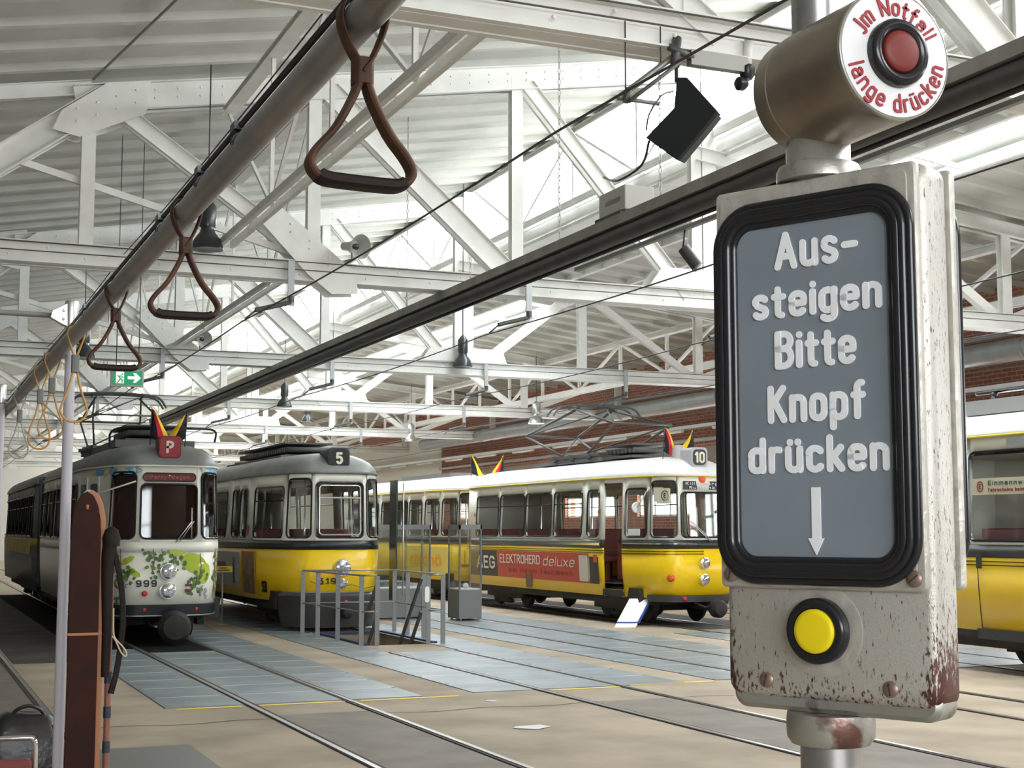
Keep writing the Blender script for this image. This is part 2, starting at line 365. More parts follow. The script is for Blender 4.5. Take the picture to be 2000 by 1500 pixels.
mb = MB(); slab(mb, rrect(s0+.001, s1+.002, 1.665, z1-.001, .0035, 5), [(.001, -.040), (0, -.0385), (0, -.0345), (.001, -.033)]); mb.build('rear_lid', sc_metal, sign, angle=30)
def gasket(x0, x1, y0, y1, R, d, name, par, sgn=1, rings=3):
    mb = MB()
    for k, (ins, rr, dd) in enumerate([(0, .0028, .0), (.0040, .0030, .0016), (.0078, .0036, .0012), (.0115, .0030, -.0005)]):
        p = rrect(x0+ins, x1-ins, y0+ins, y1-ins, R-ins, 10)
        mb.tube([smp(a, b, d + sgn*dd) for a, b in p], rr, 12, closed=True)
    return mb.build(name, rubber, par)
rubber_red = mat('worn_rubber', (.022, .014, .016), .18, noise=.5, nscale=20, spec=.8)
gx0, gx1, gy0, gy1 = s0+.0025, s1-.0075, 1.6695, 1.9025
MB().prism(rrect(gx0+.0135, gx1-.0135, gy0+.0135, gy1-.0135, .011, 8), fr, .0015, .0035).build('sign_panel', mat('slate_blue_enamel', (.235, .275, .32), .42, noise=.10, nscale=12), sign)
g_ = gasket(gx0, gx1, gy0, gy1, .026, .0040, 'rubber_gasket', sign)
gasket(s0+.004, s1+.0005, gy0, gy1, .026, -.0415, 'rear_gasket', sign, -1)
sign_white = mat('white_enamel_lettering', (.92, .94, .98), .5)
mb = MB(); R = .00212
def sline(txt, a0, a1, b, cap, gap=.27):
    write(mb, txt, a0, a1, b, cap, R, smp, .0034, .0042, gap)
sline('Aus-', -.0345, .0225, 1.8600, .0240)
sline('steigen', -.0508, .0372, 1.8300, .0222)
sline('Bitte', -.0352, .0197, 1.7982, .0240)
sline('Knopf', -.0412, .0255, 1.7650, .0238)
sline('drücken', -.0556, .0392, 1.7342, .0228)
mb.prism([(-.0122, 1.7255), (-.0062, 1.7255), (-.0062, 1.695), (-.0042, 1.695), (-.0095, 1.6850), (-.0148, 1.695), (-.0122, 1.695)], fr, .0034, .0042)
mb.build('lettering', sign_white, sign)
# screws
for a, b in [(-.0700, 1.6725), (.0520, 1.6722), (-.0490, 1.6085), (.0330, 1.6085)]:
    d = .0030 if b > 1.65 else -.0024
    mb = MB(); c = smp(a, b, d); mb.lathe([(.0048, 0), (.0048, .0008), (.0036, .0019), (.001, .0023)], c, SN, 20)
    t = radians(random.choice([40, 75, 100])); q = SR*cos(t) + UZ*sin(t)
    mb.mat(MATS.get('slot') or mat('slot', (.05, .04, .04), .8)); mb.mats = [mat('screw_brown', (.33, .24, .20), .4, .7), MATS['slot']]; mb.cur = 1
    mb.beam(c + q*.0036 + SN*.0020, c - q*.0036 + SN*.0020, .0009, .0009, SN)
    mb.build('screw', None, sign)
# yellow push button
bc = smp(-.0110, 1.6400, -.0024)
mb = MB(); mb.lathe([(.0275, 0), (.0275, .0006), (.0245, .0010), (.0195, .0010)], bc, SN, 48); mb.build('button_boss', sc_metal, sign)
mb = MB(); mb.lathe([(.0196, 0), (.0196, .0070), (.0186, .0088), (.0165, .0095), (.0140, .0088), (.0135, .0050), (.0130, .0045)], bc, SN, 48); bz = mb.build('button_bezel', rubber, sign, angle=50)
mb = MB(); mb.lathe([(.0132, .004), (.0132, .0092), (.0126, .0103), (.0100, .0106), (.002, .0107)], bc, SN, 40)
mb.build('button_cap', mat('yellow_plastic', (.93, .74, .01), .3), bz, angle=60)
mb = MB(); mb.lathe([(.0196, .0), (.0196, .009), (.0175, .011), (.014, .010)], smp(-.004, 1.640, -.034), -SN, 40); mb.build('rear_button_bezel', rubber, sign, angle=50)
# emergency button drum, its axis along the tracks
dc = Vector((pole.x, pole.y - .0045, 1.9758)); DN = Vector((0, -1, 0)); RD = .0388
drum_m = mat('brushed_warm_steel', (.42, .38, .32), .34, .85, col2=(.28, .23, .18), nscale=14, bump=.05)
mb = MB(); prof = [(.028, -.0235), (.0355, -.0225), (RD-.001, -.0190), (RD-.0004, -.0052), (RD-.0012, -.0046), (RD-.0012, -.0036), (RD, -.0030), (RD, .062), (RD, .0695), (RD-.001, .0722), (RD-.003, .0726)]
mb.lathe(prof, dc, DN, 64); drum = mb.build('emergency_drum', drum_m, sign, angle=40)
mb = MB(); mb.lathe([(.0388, .0705), (.0388, .0728), (.0382, .0732), (.0376, .0725)], dc, DN, 64); mb.build('drum_rim', mat('dull_rim', (.55, .54, .50), .3, .8), drum)
mb = MB(); mb.lathe([(.0374, .0715), (.0374, .0732), (.0150, .0735)], dc, DN, 64); mb.build('white_disc', mat('white_enamel', (.86, .86, .88), .25), drum, angle=30)
DA = Vector((1, 0, 0))   # right on the disc as one faces it
def ring_text(mb, txt, Rb, a0, a1, cap, r, inward=False):
    ls, L = text_lines(txt, .26); c = cap - 2*r
    for gx, _, lines in ls:
        for ln in lines:
            def mp(x, y, d, gx=gx):
                t = radians(a0 + (a1-a0)*(x)); rr = (Rb - y) if inward else (Rb + y)
                return dc + DN*(.0734 + d) + DA*(rr*cos(t)) + UZ*(rr*sin(t))
            for p, q in zip(ln[:-1], ln[1:]):
                P = mp((gx+p[0])/L, p[1]*c, 0); Q = mp((gx+q[0])/L, q[1]*c, 0)
                if (P-Q).length < 1e-6: Q = P + Vector((1e-5, 0, 0))
                capsules(mb, [((P-dc).dot(DA), (P-dc).dot(UZ)), ((Q-dc).dot(DA), (Q-dc).dot(UZ))], r, frame_mp(dc, DA, UZ, DN), .0734, .0741)
mb = MB(); ring_text(mb, 'Jm Notfall', .0234, 157, 28, .0114, .00080); ring_text(mb, 'lange drücken', .0342, 198, 352, .0115, .00080, True)
mb.build('disc_lettering', mat('crimson_lettering', (.36, .025, .04), .4), drum)
mb = MB(); mb.lathe([(.0200, .073), (.0200, .0775), (.0188, .0797), (.0165, .0805), (.0140, .0797), (.0125, .0780), (.0120, .077)], dc, DN, 56); bz = mb.build('emergency_bezel', rubber, drum, angle=60)
mb = MB(); mb.lathe([(.0125, .076), (.0125, .0790), (.0118, .0802), (.0090, .0810), (.002, .0813)], dc, DN, 48); mb.build('emergency_cap', mat('dull_red_plastic', (.19, .020, .014), .5), bz, angle=60)
# ================================================================ overhead grab rail and leather straps
HX, HZ = .45, 2.262; HR = .0205
rail = thing('grab_rail', 'long round steel grab rail overhead with leather straps hanging from it', 'rail', (HX, 0, HZ))
rail_steel = mat('worn_rail_steel', (.36, .36, .355), .42, .6, noise=.25, nscale=8)
MB().tube([(HX, -1.5, HZ), (HX, 9.2, HZ)], HR, 24).build('tube', rail_steel, rail)
mb = MB(); mb.tube([(HX-.012, -1.5, HZ+.0265), (HX-.012, 9.2, HZ+.0265)], .0045, 8); mb.build('bell_cord', rubber, rail)
for y in (2.05, 2.33, 2.72, 3.9, 5.0, 6.1):
    mb = MB(); mb.tube([(HX+.0225*cos(t), y, HZ+.0225*sin(t)) for t in [radians(a) for a in range(60, 181, 15)]], .003, 8); mb.cbox((HX-.014, y, HZ+.026), (.016, .03, .012)); mb.build('clip', rubber, rail)
leather = mat('brown_leather', (.10, .045, .022), .55, spec=.3, col2=(.040, .016, .010), nscale=18, bump=.1)
leather_d = mat('dark_grip', (.018, .011, .009), .55, spec=.2)
def strap(y, label, tw=0, h=.108, sc=1.0):
    t = thing('strap_handle', label, 'strap', (HX, y, HZ), group=None)
    zc = HZ - .060*sc
    # loop over the rail crossing below it
    def P(x, z, dy=0): c_, s_ = cos(tw), sin(tw); return (HX + x*c_ - dy*s_, y + x*s_ + dy*c_, z)
    loop = [P(.006, zc-.004, .004), P(-.006, HZ-.046, .005), P(-.019, HZ-.022, .006), P(-.0245, HZ, .006), P(-.0185, HZ+.017, .004), P(0, HZ+.0245, 0), P(.0185, HZ+.017, -.004), P(.0245, HZ, -.006), P(.019, HZ-.022, -.006), P(.009, HZ-.046, -.005), P(-.003, zc-.004, -.004)]
    MB().tube(smoothp(loop, 3), .01, 12, flat=((0, 1, 0), .0120, .0026)).build('strap_loop', leather, t)
    mb = MB(); mb.tube([P(0, zc+.013), P(0, zc-.017)], .01, 16, flat=((0, 1, 0), .0135, .0115)); mb.build('strap_collar', leather, t, bevel=.0015)
    zb = zc - .017; hw = .059*sc; zz = zb - h*sc
    pts = [P(-.004, zb+.008), P(-.010, zb-.012), P(-.030, zb-.050*sc), P(-.050*sc, zz+.034), P(-hw, zz+.018), P(-hw+.004, zz+.006), P(-hw+.014, zz), P(-.02, zz-.001), P(.02, zz-.001), P(hw-.014, zz), P(hw-.004, zz+.006), P(hw, zz+.018), P(.050*sc, zz+.034), P(.030, zb-.050*sc), P(.010, zb-.012), P(.004, zb+.008)]
    hb = MB().tube(smoothp(pts, 3), .01, 12, flat=((0, 1, 0), .0125, .0042)).build('handle', leather, t)
    MB().tube(smoothp([P(-hw+.010, zz+.0035), P(-hw+.018, zz), P(-.02, zz-.001), P(.02, zz-.001), P(hw-.018, zz), P(hw-.010, zz+.0035)], 3), .01, 14, flat=((0, 1, 0), .0135, .0072)).build('grip', leather_d, hb)
    return t
def smoothp(p, n=3, closed=False):
    p = [Vector(x) for x in p]; out = []; N = len(p)
    for i in range(N if closed else N-1):
        a = p[(i-1) % N] if (closed or i > 0) else p[i]; b = p[i]; c = p[(i+1) % N]; d = p[(i+2) % N] if (closed or i < N-2) else p[(i+1) % N]
        for k in range(n):
            t = k/n; out.append(.5*((2*b) + (c-a)*t + (2*a-5*b+4*c-d)*t*t + (3*b-a-3*c+d)*t**3))
    if not closed: out.append(p[-1])
    return out
strap(1.475, 'brown leather strap handle nearest on the grab rail, large triangle grip', .06)
strap(2.53, 'dark leather strap handle in the middle of three, beside the black bell lamp', 0)
strap(3.42, 'dark leather strap handle hanging just above the green exit sign', 0)
def thin_strap(y, label, tw, h, col):
    t = thing('strap_handle', label, 'strap', (HX, y, HZ)); zc = HZ - .075
    def P(x, z): return (HX + x*cos(tw), y + x*sin(tw), z)
    MB().tube(smoothp([P(-.004, zc+.01), P(-.02, HZ-.02), P(-.0245, HZ), P(-.017, HZ+.018), P(0, HZ+.0245), P(.017, HZ+.018), P(.0245, HZ), P(.02, HZ-.02), P(.004, zc+.01)], 3), .003, 8).build('strap_loop', col, t)
    mb = MB(); mb.tube([P(0, zc+.012), P(0, zc-.038)], .01, 12, flat=((0, 1, 0), .014, .011)); mb.build('clamp', mat('grey_clamp', (.16, .16, .15), .6), t)
    zb = zc - .036; MB().tube(smoothp([P(-.006, zb), P(-.018, zb-.05), P(-.036, zb-.10), P(-.037, zb-h+.02), P(-.02, zb-h), P(.0, zb-h-.004), P(.02, zb-h), P(.037, zb-h+.02), P(.036, zb-.10), P(.018, zb-.05), P(.006, zb)], 4), .0034, 8).build('handle', col, t)
oker = mat('ochre_strap', (.42, .22, .05), .4)
thin_strap(4.25, 'thin ochre wire loop strap hanging in front of the bracketed pole', .2, .14, oker)
thin_strap(4.93, 'thin ochre wire loop strap with grey clamp, second beyond the leather ones', -.1, .15, oker)
thin_strap(5.35, 'thin ochre wire loop strap with grey clamp, third beyond the leather ones', .3, .16, oker)
thin_strap(6.30, 'pale grey loop strap, farthest on the grab rail', 0, .15, mat('grey_strap', (.3, .3, .26), .5))
# poles of the old car
def stanchion(x, y, h, label, cap=True):
    t = thing('grab_pole', label, 'pole', (x, y, 0))
    MB().tube([(x, y, 0), (x, y, h)], .0165, 20).build('tube', mat('pale_pole', (.42, .41, .45), .5), t)
    mb = MB(); mb.lathe([(.045, 0), (.045, .01), (.025, .02), (.017, .03)], (x, y, 0)); mb.build('foot', alu, t)
    mb = MB(); mb.lathe([(.0175, h-.09), (.021, h-.085), (.0225, h-.01), (.019, h)], (x, y, 0))
    mb.prism([(-.005, h-.088), (-.005, h-.004), (-.06, h-.035), (-.066, h-.058), (-.03, h-.078)], ((x, y, 0), (1, 0, 0), (0, 0, 1), (0, 1, 0)), -.016, .016)
    b = mb.build('bracket', alu, t, bevel=.002)
    for z in (h-.035, h-.062): m2 = MB(); m2.lathe([(.005, 0), (.005, .002), (.002, .004)], (x-.026, y-.016, z), (0, -1, 0), 12); m2.build('bolt', chrome, b)
    MB().tube([(x-.06, y, h-.050), (x-1.2, y, h-.045)], .0085, 10).build('crossbar', mat('dark_bar', (.13, .13, .12), .5), t)
    return t
stanchion(.482, 4.7, 2.425, 'pale steel grab pole with bolted bracket, beside the old wooden skis')
stanchion(.412, 6.9, 2.36, 'pale steel grab pole at the far left beside the padded seat')
# skis, pole, straps
ski_m = mat('brown_ski_wood', (.036, .010, .006), .6, spec=.12, col2=(.022, .008, .006), nscale=9)
ski_e = mat('varnished_ski_edge', (.34, .13, .045), .5)
def ski(cx, y, wdt, top, label, m, tilt=0):
    t = thing('ski', label, 'ski', (cx, y, 0))
    def out(k): return [(cx - wdt/2*k, 0), (cx + wdt/2*k, 0), (cx + wdt/2*k, top-.13), (cx + wdt*.47*k, top-.09), (cx + wdt*.38*k, top-.05), (cx + wdt*.22*k, top-.02), (cx + .0, top-.006), (cx - wdt*.22*k, top-.02), (cx - wdt*.38*k, top-.05), (cx - wdt*.47*k, top-.09), (cx - wdt/2*k, top-.13)]
    mb = MB(); mb.prism(out(1), ((0, y, 0), (1, 0, 0), (0, 0, 1), (0, 1, 0)), 0, .014); mb.build('blade', m, t, bevel=.002)
    mb = MB()
    for z in (1.38,): mb.box(cx-wdt/2-.002, cx+wdt/2+.002, y-.002, y+.016, z, z+.008)
    mb.build('band', ski_e, t)
    mb = MB(); mb.tube([(cx-.004, y-.002, top-.055), (cx+.004, y-.002, top-.055)], .008, 10); mb.build('tip_hole', ski_e, t)
    return t
ski(.533, 4.58, .088, 1.825, 'dark brown wooden ski standing upright in front of the pole', ski_m)
ski(.552, 4.61, .088, 1.83, 'varnished orange-edged ski standing just behind the dark ski', ski_e)
t = thing('ski_pole', 'dark ski pole with leather grip and wrist loop beside the skis', 'pole', (.615, 4.62, 0))
MB().tube([(.615, 4.62, 0), (.615, 4.62, 1.6)], .010, 12).build('shaft', mat('bamboo_shaft', (.20, .075, .045), .5), t)
for i in range(7): MB().tube([(.615, 4.62, .60+i*.105), (.615, 4.62, .635+i*.105)], .0118, 12).build('wrapping', mat('dark_wrapping', (.02, .022, .035), .6), t)
mb = MB(); mb.tube(smoothp([(.604, 4.61, 1.25), (.606, 4.61, 1.4), (.603, 4.61, 1.55), (.606, 4.61, 1.63), (.612, 4.61, 1.675)], 4), .02, 14, rs=[.012+.010*min(1, k/12) for k in range(17)])
mb.lathe([(.026, 1.65), (.028, 1.675), (.020, 1.70), (.006, 1.71)], (.612, 4.61, 0)); mb.build('grip', mat('old_leather', (.018, .012, .010), .7, noise=.4, nscale=30, spec=.2), t)
MB().tube(smoothp([(.618, 4.60, 1.64), (.635, 4.60, 1.58), (.648, 4.60, 1.50), (.652, 4.60, 1.42), (.646, 4.60, 1.33), (.636, 4.60, 1.26), (.622, 4.60, 1.2)], 4), .006, 10, flat=((0, 1, 0), .004, .009)).build('wrist_strap', mat('old_leather', (.045, .028, .022)), t)
MB().tube(smoothp([(.622, 4.59, 1.46), (.623, 4.59, 1.40), (.628, 4.59, 1.37), (.650, 4.59, 1.345), (.664, 4.59, 1.325), (.662, 4.59, 1.312), (.648, 4.59, 1.325), (.630, 4.59, 1.362), (.620, 4.59, 1.375)], 4), .0024, 8).build('cord', mat('pale_cord', (.50, .42, .26), .7), t)
# seat and bag at lower left
def seat(x0, x1, y, label):
    t = thing('passenger_bench', label, 'seat', ((x0+x1)/2, y, 0)); zt = .865
    MB().tube(smoothp([(x0, y, .42), (x0, y, zt-.05), (x0+.015, y, zt-.01), (x0+.05, y, zt), (x1-.05, y, zt), (x1-.012, y, zt-.012), (x1, y, zt-.06), (x1, y, .42)], 4), .0105, 12).build('chrome_frame', chrome, t)
    mb = MB(); mb.prism(rrect(x0+.014, x1-.014, .50, .782, .02), ((0, y, 0), (1, 0, 0), (0, 0, 1), (0, 1, 0)), -.022, .022); mb.build('backrest', seat_red, t, bevel=.008)
    mb = MB(); mb.box(x0+.005, x1-.005, y+.02, y+.42, .40, .48); mb.build('cushion', seat_red, t, bevel=.02)
    for x in (x0+.02, x1-.02):
        for yy in (y, y+.38): MB().tube([(x, yy, 0), (x, yy, .42)], .012, 10).build('leg', chrome, t)
seat(.10, .548, 6.2, 'chrome-framed seat with dark red padding at the bottom left corner')
t = thing('luggage_rack_bench', 'plain wooden bench behind the padded seat', 'bench', (.4, 7.3, 0))
MB().box(.0, .84, 7.1, 7.5, .40, .44).build('seat_board', ski_m, t, bevel=.004)
for x in (.04, .80): MB().box(x-.02, x+.02, 7.14, 7.46, 0, .40).build('leg', ski_m, t)
t = thing('leather_bag', 'bulging black leather bag behind the padded seat', 'bag', (.55, 7.3, .44))
bag_m = mat('black_bag_leather', (.02, .018, .018), .3, noise=.3, nscale=20, bump=.4)
mb = MB(); rings = []
for z, k in ((.442, .88), (.50, 1.0), (.60, 1.0), (.70, .93), (.78, .78), (.82, .62), (.835, .5)):
    rings.append([(.60 + (a)*k*1.1, 7.28 + b*k, z + .01*sin(a*30)) for a, b in rrect(-.17, .17, -.11, .11, .06)])
mb.loft(rings); mb.build('bag_body', bag_m, t, angle=70)
MB().tube(smoothp([(.53, 7.24, .80), (.54, 7.23, .85), (.60, 7.22, .875), (.66, 7.23, .85), (.68, 7.24, .80)], 4), .009, 10).build('bag_handle', bag_m, t)
MB().tube(smoothp([(.72, 7.2, .79), (.77, 7.16, .72), (.79, 7.15, .6), (.80, 7.15, .5), (.80, 7.15, .46)], 4), .008, 10).build('shoulder_strap', bag_m, t)
# ================================================================ hall shell
YB, YE, XL, XR = -12, 86, -6.0, 18.5
ZR = lambda x: 7.1 + .18*(x-2)          # left roof slope
ZQ = lambda x: 7.1 - .12*(x-10.5)       # right roof slope
floor = struct(MB().add([(XL, YB, 0), (22, YB, 0), (22, YE, 0), (XL, YE, 0)], [(0, 1, 2, 3)]).build('floor', concrete))
# pit under the stair railing is cut out of the floor: build the floor as a frame around it
bpy.data.objects.remove(floor)
px0, px1, py0, py1 = 6.42, 7.50, 20.55, 23.1
mb = MB()
for a in ((XL, px0, YB, YE), (px1, XR, YB, YE), (px0, px1, YB, py0), (px0, px1, py1, YE)): mb.add([(a[0], a[2], 0), (a[1], a[2], 0), (a[1], a[3], 0), (a[0], a[3], 0)], [(0, 1, 2, 3)])
mb.add([(px0, py0, 0), (px1, py0, 0), (px1, py1, 0), (px0, py1, 0), (px0, py0, -1.8), (px1, py0, -1.8), (px1, py1, -1.8), (px0, py1, -1.8)], [(0, 1, 5, 4), (1, 2, 6, 5), (2, 3, 7, 6), (3, 0, 4, 7), (4, 5, 6, 7)])
floor = struct(mb.build('floor', concrete))
mb = MB(); mb.box(px0+.02, px1-.02, py0+.01, py0+.35, -.4, -.2).box(px0+.02, px1-.02, py0+.35, py0+.7, -.6, -.4).box(px0+.02, px1-.02, py0+.7, py0+1.1, -.8, -.6)
mb.build('stair_steps', mat('ochre_step', (.42, .27, .08), .7), floor)
mb = MB()
for x in (px0, px1): mb.box(x-.04, x+.04, py0, py1, .0, .035)
mb.box(px0, px1, py1-.04, py1+.04, 0, .035); mb.build('pit_edge', mat('dark_blue_edge', (.03, .045, .12), .5), floor)
def area(name, m, x0, x1, y0, y1, z, par=floor): return MB().box(x0, x1, y0, y1, z-.004, z).build(name, m, par)
# worn brown strips between the rails, nearer than the plates
area('worn_strip', concrete_d, 3.28, 4.15, YB, 13.2, .004); area('worn_strip', concrete_d, 6.42, 7.28, YB, 13.0, .004); area('worn_strip', concrete_d, .45, 1.3, YB, 40, .004)
area('pit_floor', mat('black_pit_cover', (.012, .011, .010), .9, spec=.1), 3.27, 4.17, 20.5, 40, .012); area('pit_floor', MATS['black_pit_cover'], 2.42, 3.17, 21.2, 40, .012)  # flat black sheets: the darkness of a pit opening, painted at floor level
area('track_bed', mat('dark_track_bed', (.07, .062, .052), .8, col2=(.04, .036, .03), nscale=2), 12.25, 12.57, 23, 44, .004); area('track_bed', MATS['dark_track_bed'], 12.65, 13.55, 21.6, 44, .004); area('track_bed', MATS['dark_track_bed'], 13.65, 14.5, 21.6, 44, .004)  # floor under the tram darkened for dirt and for shade, both in the colour
area('oil_stained_floor', mat('oil_stain', (.075, .065, .055), .7, col2=(.03, .027, .024), nscale=1.3), -3.0, .36, 20.5, 60, .0045); area('oil_stained_floor', MATS['oil_stain'], 1.42, 2.42, 19.5, 60, .0045)  # deep shade left of the cream tram, put into the floor colour
area('cover_plate', mat('dark_grey_cover', (.17, .165, .155), .5), 1.3, 2.2, 8.5, 11.7, .006)
# steel checker plates in rows
def plates(x0, x1, y0, y1, dark=False):
    mb = MB(); y = y0; k = 0
    while y < y1 - .1:
        e = min(y+.88, y1); mb.box(x0, x1, y+.012, e-.012, .0, .008); y = e; k += 1
    o = mb.build('steel_plates', plate_m, floor)
    mb = MB(); y = y0 + .88
    while y < y1 - .1: mb.box(x0+.05, x1-.05, y-.012, y+.012, .0, .0095); y += .88
    mb.build('plate_seam', seam_m, floor)
RAILS = [.41, 1.35, 3.22, 4.22, 6.36, 7.35, 9.36, 10.35, 12.60, 13.60, 15.7, 16.7]
for x0, x1 in ((2.42, 3.17), (3.27, 4.17), (4.27, 5.02)): plates(x0, x1, 14.1, 30)
for x0, x1, y1 in ((5.62, 6.31, 30), (6.41, 7.30, 19.2), (7.40, 8.15, 30)): plates(x0, x1, 14.2, y1)
for x0, x1 in ((8.62, 9.31), (9.41, 10.30), (10.40, 11.2)): plates(x0, x1, 14.3, 30)
for x0, x1 in ((11.85, 12.55), (12.65, 13.55), (13.65, 14.4)): plates(x0, x1, 14.4, 21)
for x0, x1, y in ((2.50, 3.14, 14.0), (3.30, 4.16, 14.0), (4.32, 5.37, 13.99), (6.45, 7.30, 14.12), (7.46, 8.54, 14.22), (9.42, 10.3, 14.25)): area('yellow_line', yellow_line, x0, x1, y-.03, y+.03, .006)
mb = MB()
for k in range(60):
    x = 1.5 + k*.13; mb.add([(x, 12.95 + .06*sin(k*.7), .003), (x+.13, 12.95+.06*sin((k+1)*.7), .003), (x+.13, 12.97+.06*sin((k+1)*.7), .003), (x, 12.965+.06*sin(k*.7), .003)], [(0, 1, 2, 3)])
mb.build('floor_crack', groove_m, floor)
mb = MB(); mb.add([(4.93, 11.55, .006), (5.10, 11.40, .006), (5.28, 11.52, .006), (5.24, 11.66, .006), (5.0, 11.64, .006)], [(0, 1, 2, 3, 4)]); tag(mb.build('scrap_of_paper', mat('pale_paper', (.7, .72, .72), .7)), 'torn pale scrap of paper lying on the floor between the tracks', 'paper')
mb = MB(); mb.lathe([(.055, 0), (.055, .006), (.05, .008)], (5.51, 13.45, 0)); tag(mb.build('floor_stud', galv), 'small round metal stud set in the floor near the yellow line', 'stud')
names = ['embedded tram track at the far left of the floor', 'embedded track leading to the painted tram 999', 'embedded track leading to tram number 5', 'embedded track leading to the glass display case', 'embedded track under tram number 10 and the one-man tram', 'embedded track at the far right beside the brick wall']
for i, nm in enumerate(names):
    t = thing('tram_track', nm, 'track', ((RAILS[2*i]+RAILS[2*i+1])/2, 0, 0))
    for x in RAILS[2*i:2*i+2]:
        ys = [(YB, YE)] if i != 2 else [(YB, py0-1.35), (py1+.3, YE)]
        mb = MB(); mb.mats = [rail_m, groove_m]
        for a, b in ys:
            mb.cur = 0; mb.box(x-.022, x+.022, a, b, 0, .014); mb.cur = 1; sd = 1 if x == RAILS[2*i] else -1
            mb.box(*sorted((x+sd*.022, x+sd*.058)), a, b, 0, .0095); mb.box(*sorted((x-sd*.022, x-sd*.034)), a, b, 0, .0095)
        mb.build('rail', None, t)
# walls
struct(MB().box(XL-.3, XL, YB, YE, 0, 6.2).build('wall_left', mat('dark_plaster', (.16, .155, .145), .9)))
mb = MB(); mb.box(XL, XR, YB-.3, YB, 0, 2.0).box(XL, XR, YB-.3, YB, 6.0, 9)
for a, b in ((XL, -5.2), (-1.2, -.4), (3.6, XR)): mb.box(a, b, YB-.3, YB, 2.0, 6.0)
struct(mb.build('wall_back', mat('brown_plaster', (.16, .13, .11), .9)))
mb = MB()
for x in (-5.2, -.4):
    for q in range(5): mb.box(x+q-.03, x+q+.03, YB-.2, YB-.14, 2, 6)
    for z in (2.03, 3.3, 4.6, 5.97): mb.box(x, x+4, YB-.2, YB-.14, z-.03, z+.03)
wb = struct(mb.build('window_4', steel_white)); MB().add([(-5.2, YB-.17, 2), (3.6, YB-.17, 2), (3.6, YB-.17, 6), (-5.2, YB-.17, 6)], [(0, 1, 2, 3)]).build('pane', sky_glass, wb)  # added windows, out of view, put in to bring daylight onto the sign
cream_w = mat('cream_wall', (.70, .68, .62), .9)
struct(MB().box(XL, XR, YE, YE+.3, 0, 9).build('wall_far', cream_w))
mb = MB(); WZ0, WZ1 = 2.05, 3.25; bays = []
y = -10
while y < 84: bays.append((y, y+3.3)); y += 4.6
mb.box(XR, XR+.35, YB, YE, 0, WZ0).box(XR, XR+.35, YB, YE, WZ1, 6.4)
yy = YB
for a, b in bays: mb.box(XR, XR+.35, yy, a, WZ0, WZ1); yy = b
mb.box(XR, XR+.35, yy, YE, WZ0, WZ1); struct(mb.build('wall_right', brick_m))
struct(MB().box(XR-.03, XR, 50, YE, 0, 5.2).build('trim_1', cream_w))
struct(MB().box(XR-.02, XR, YB, 50, 3.30, 3.78).build('trim_2', mat('grey_plaster_band', (.27, .245, .215), .9)))
wf = MB()
for a, b in bays:
    for k in range(5): wf.box(XR+.10, XR+.16, a+(b-a)*k/4-.03, a+(b-a)*k/4+.03, WZ0, WZ1)
    for z in (WZ0+.03, (WZ0+WZ1)/2, WZ1-.03): wf.box(XR+.10, XR+.16, a, b, z-.03, z+.03)
wf = struct(wf.build('window_1', steel_white))
g = MB()
for a, b in bays: g.add([(XR+.13, a, WZ0), (XR+.13, b, WZ0), (XR+.13, b, WZ1), (XR+.13, a, WZ1)], [(0, 1, 2, 3)])
g.build('pane', sky_glass, wf)
# ceilings: troughed boards running up the slope
def ribbed(mb, xa, xb, zf, y0, y1, per=.80, dep=.09):
    xs = (xa, xb); prof = []; y = y0
    while y < y1:
        for dy, dz in ((0, 0), (.60, 0), (.62, -dep), (.69, -dep-.01), (.73, -dep+.01), (.77, 0)):
            if y+dy < y1: prof.append((y+dy, dz))
        y += per
    prof.append((y1, 0)); n = len(prof)
    vs = [(x, py, zf(x)+dz) for x in xs for py, dz in prof] + [(x, py, zf(x)+.22) for x in xs for py in (y0, y1)]
    fs = [(i, i+1, n+i+1, n+i) for i in range(n-1)] + [(2*n, 2*n+1, 2*n+3, 2*n+2)]
    mb.add(vs, fs)
mb = MB(); ribbed(mb, XL-.3, 10.5, ZR, YB, YE)
ribbed(mb, 11.75, 12.45, ZQ, YB, YE); ribbed(mb, 13.45, XR+.4, ZQ, YB, YE)
ribbed(mb, 12.45, 13.45, ZQ, 18.5, 29); ribbed(mb, 10.7, 11.75, ZQ, 17.2, 19.0)
struct(mb.build('ceiling', ceil_m, angle=20))
# clerestory: sills, mullions, glass; roof lights
mb = MB()
mb.beam((10.5, YB, 7.12), (10.5, YE, 7.12), .16, .26); mb.beam((10.5, YB, 8.58), (10.5, YE, 8.58), .14, .24)
mb.beam((10.62, YB, 6.93), (10.62, YE, 6.93), .3, .06)
y = YB
while y < YE:
    mb.box(10.48, 10.54, y-.02, y+.02, 7.2, 8.5); y += 1.15
cl = struct(mb.build('window_2', steel_white))
MB().add([(10.56, YB, 7.15), (10.56, YE, 7.15), (10.56, YE, 8.6), (10.56, YB, 8.6)], [(0, 1, 2, 3)]).build('pane', sky_glass, cl)
mb = MB()
for x in (10.72, 11.75, 12.45, 13.45): mb.beam((x, YB, ZQ(x)-.03), (x, YE, ZQ(x)-.03), .08, .16)
y = YB
while y < YE:
    for a, b in ((10.72, 11.75), (12.45, 13.45)): mb.beam((a, y, ZQ(a)), (b, y, ZQ(b)), .05, .07)
    y += 2.3
rl = struct(mb.build('window_3', steel_white))
MB().add([(x, yy, ZQ(x)+.1) for x, yy in ((10.6, YB), (13.5, YB), (13.5, YE), (10.6, YE))], [(0, 1, 2, 3)]).build('pane', sky_glass, rl)
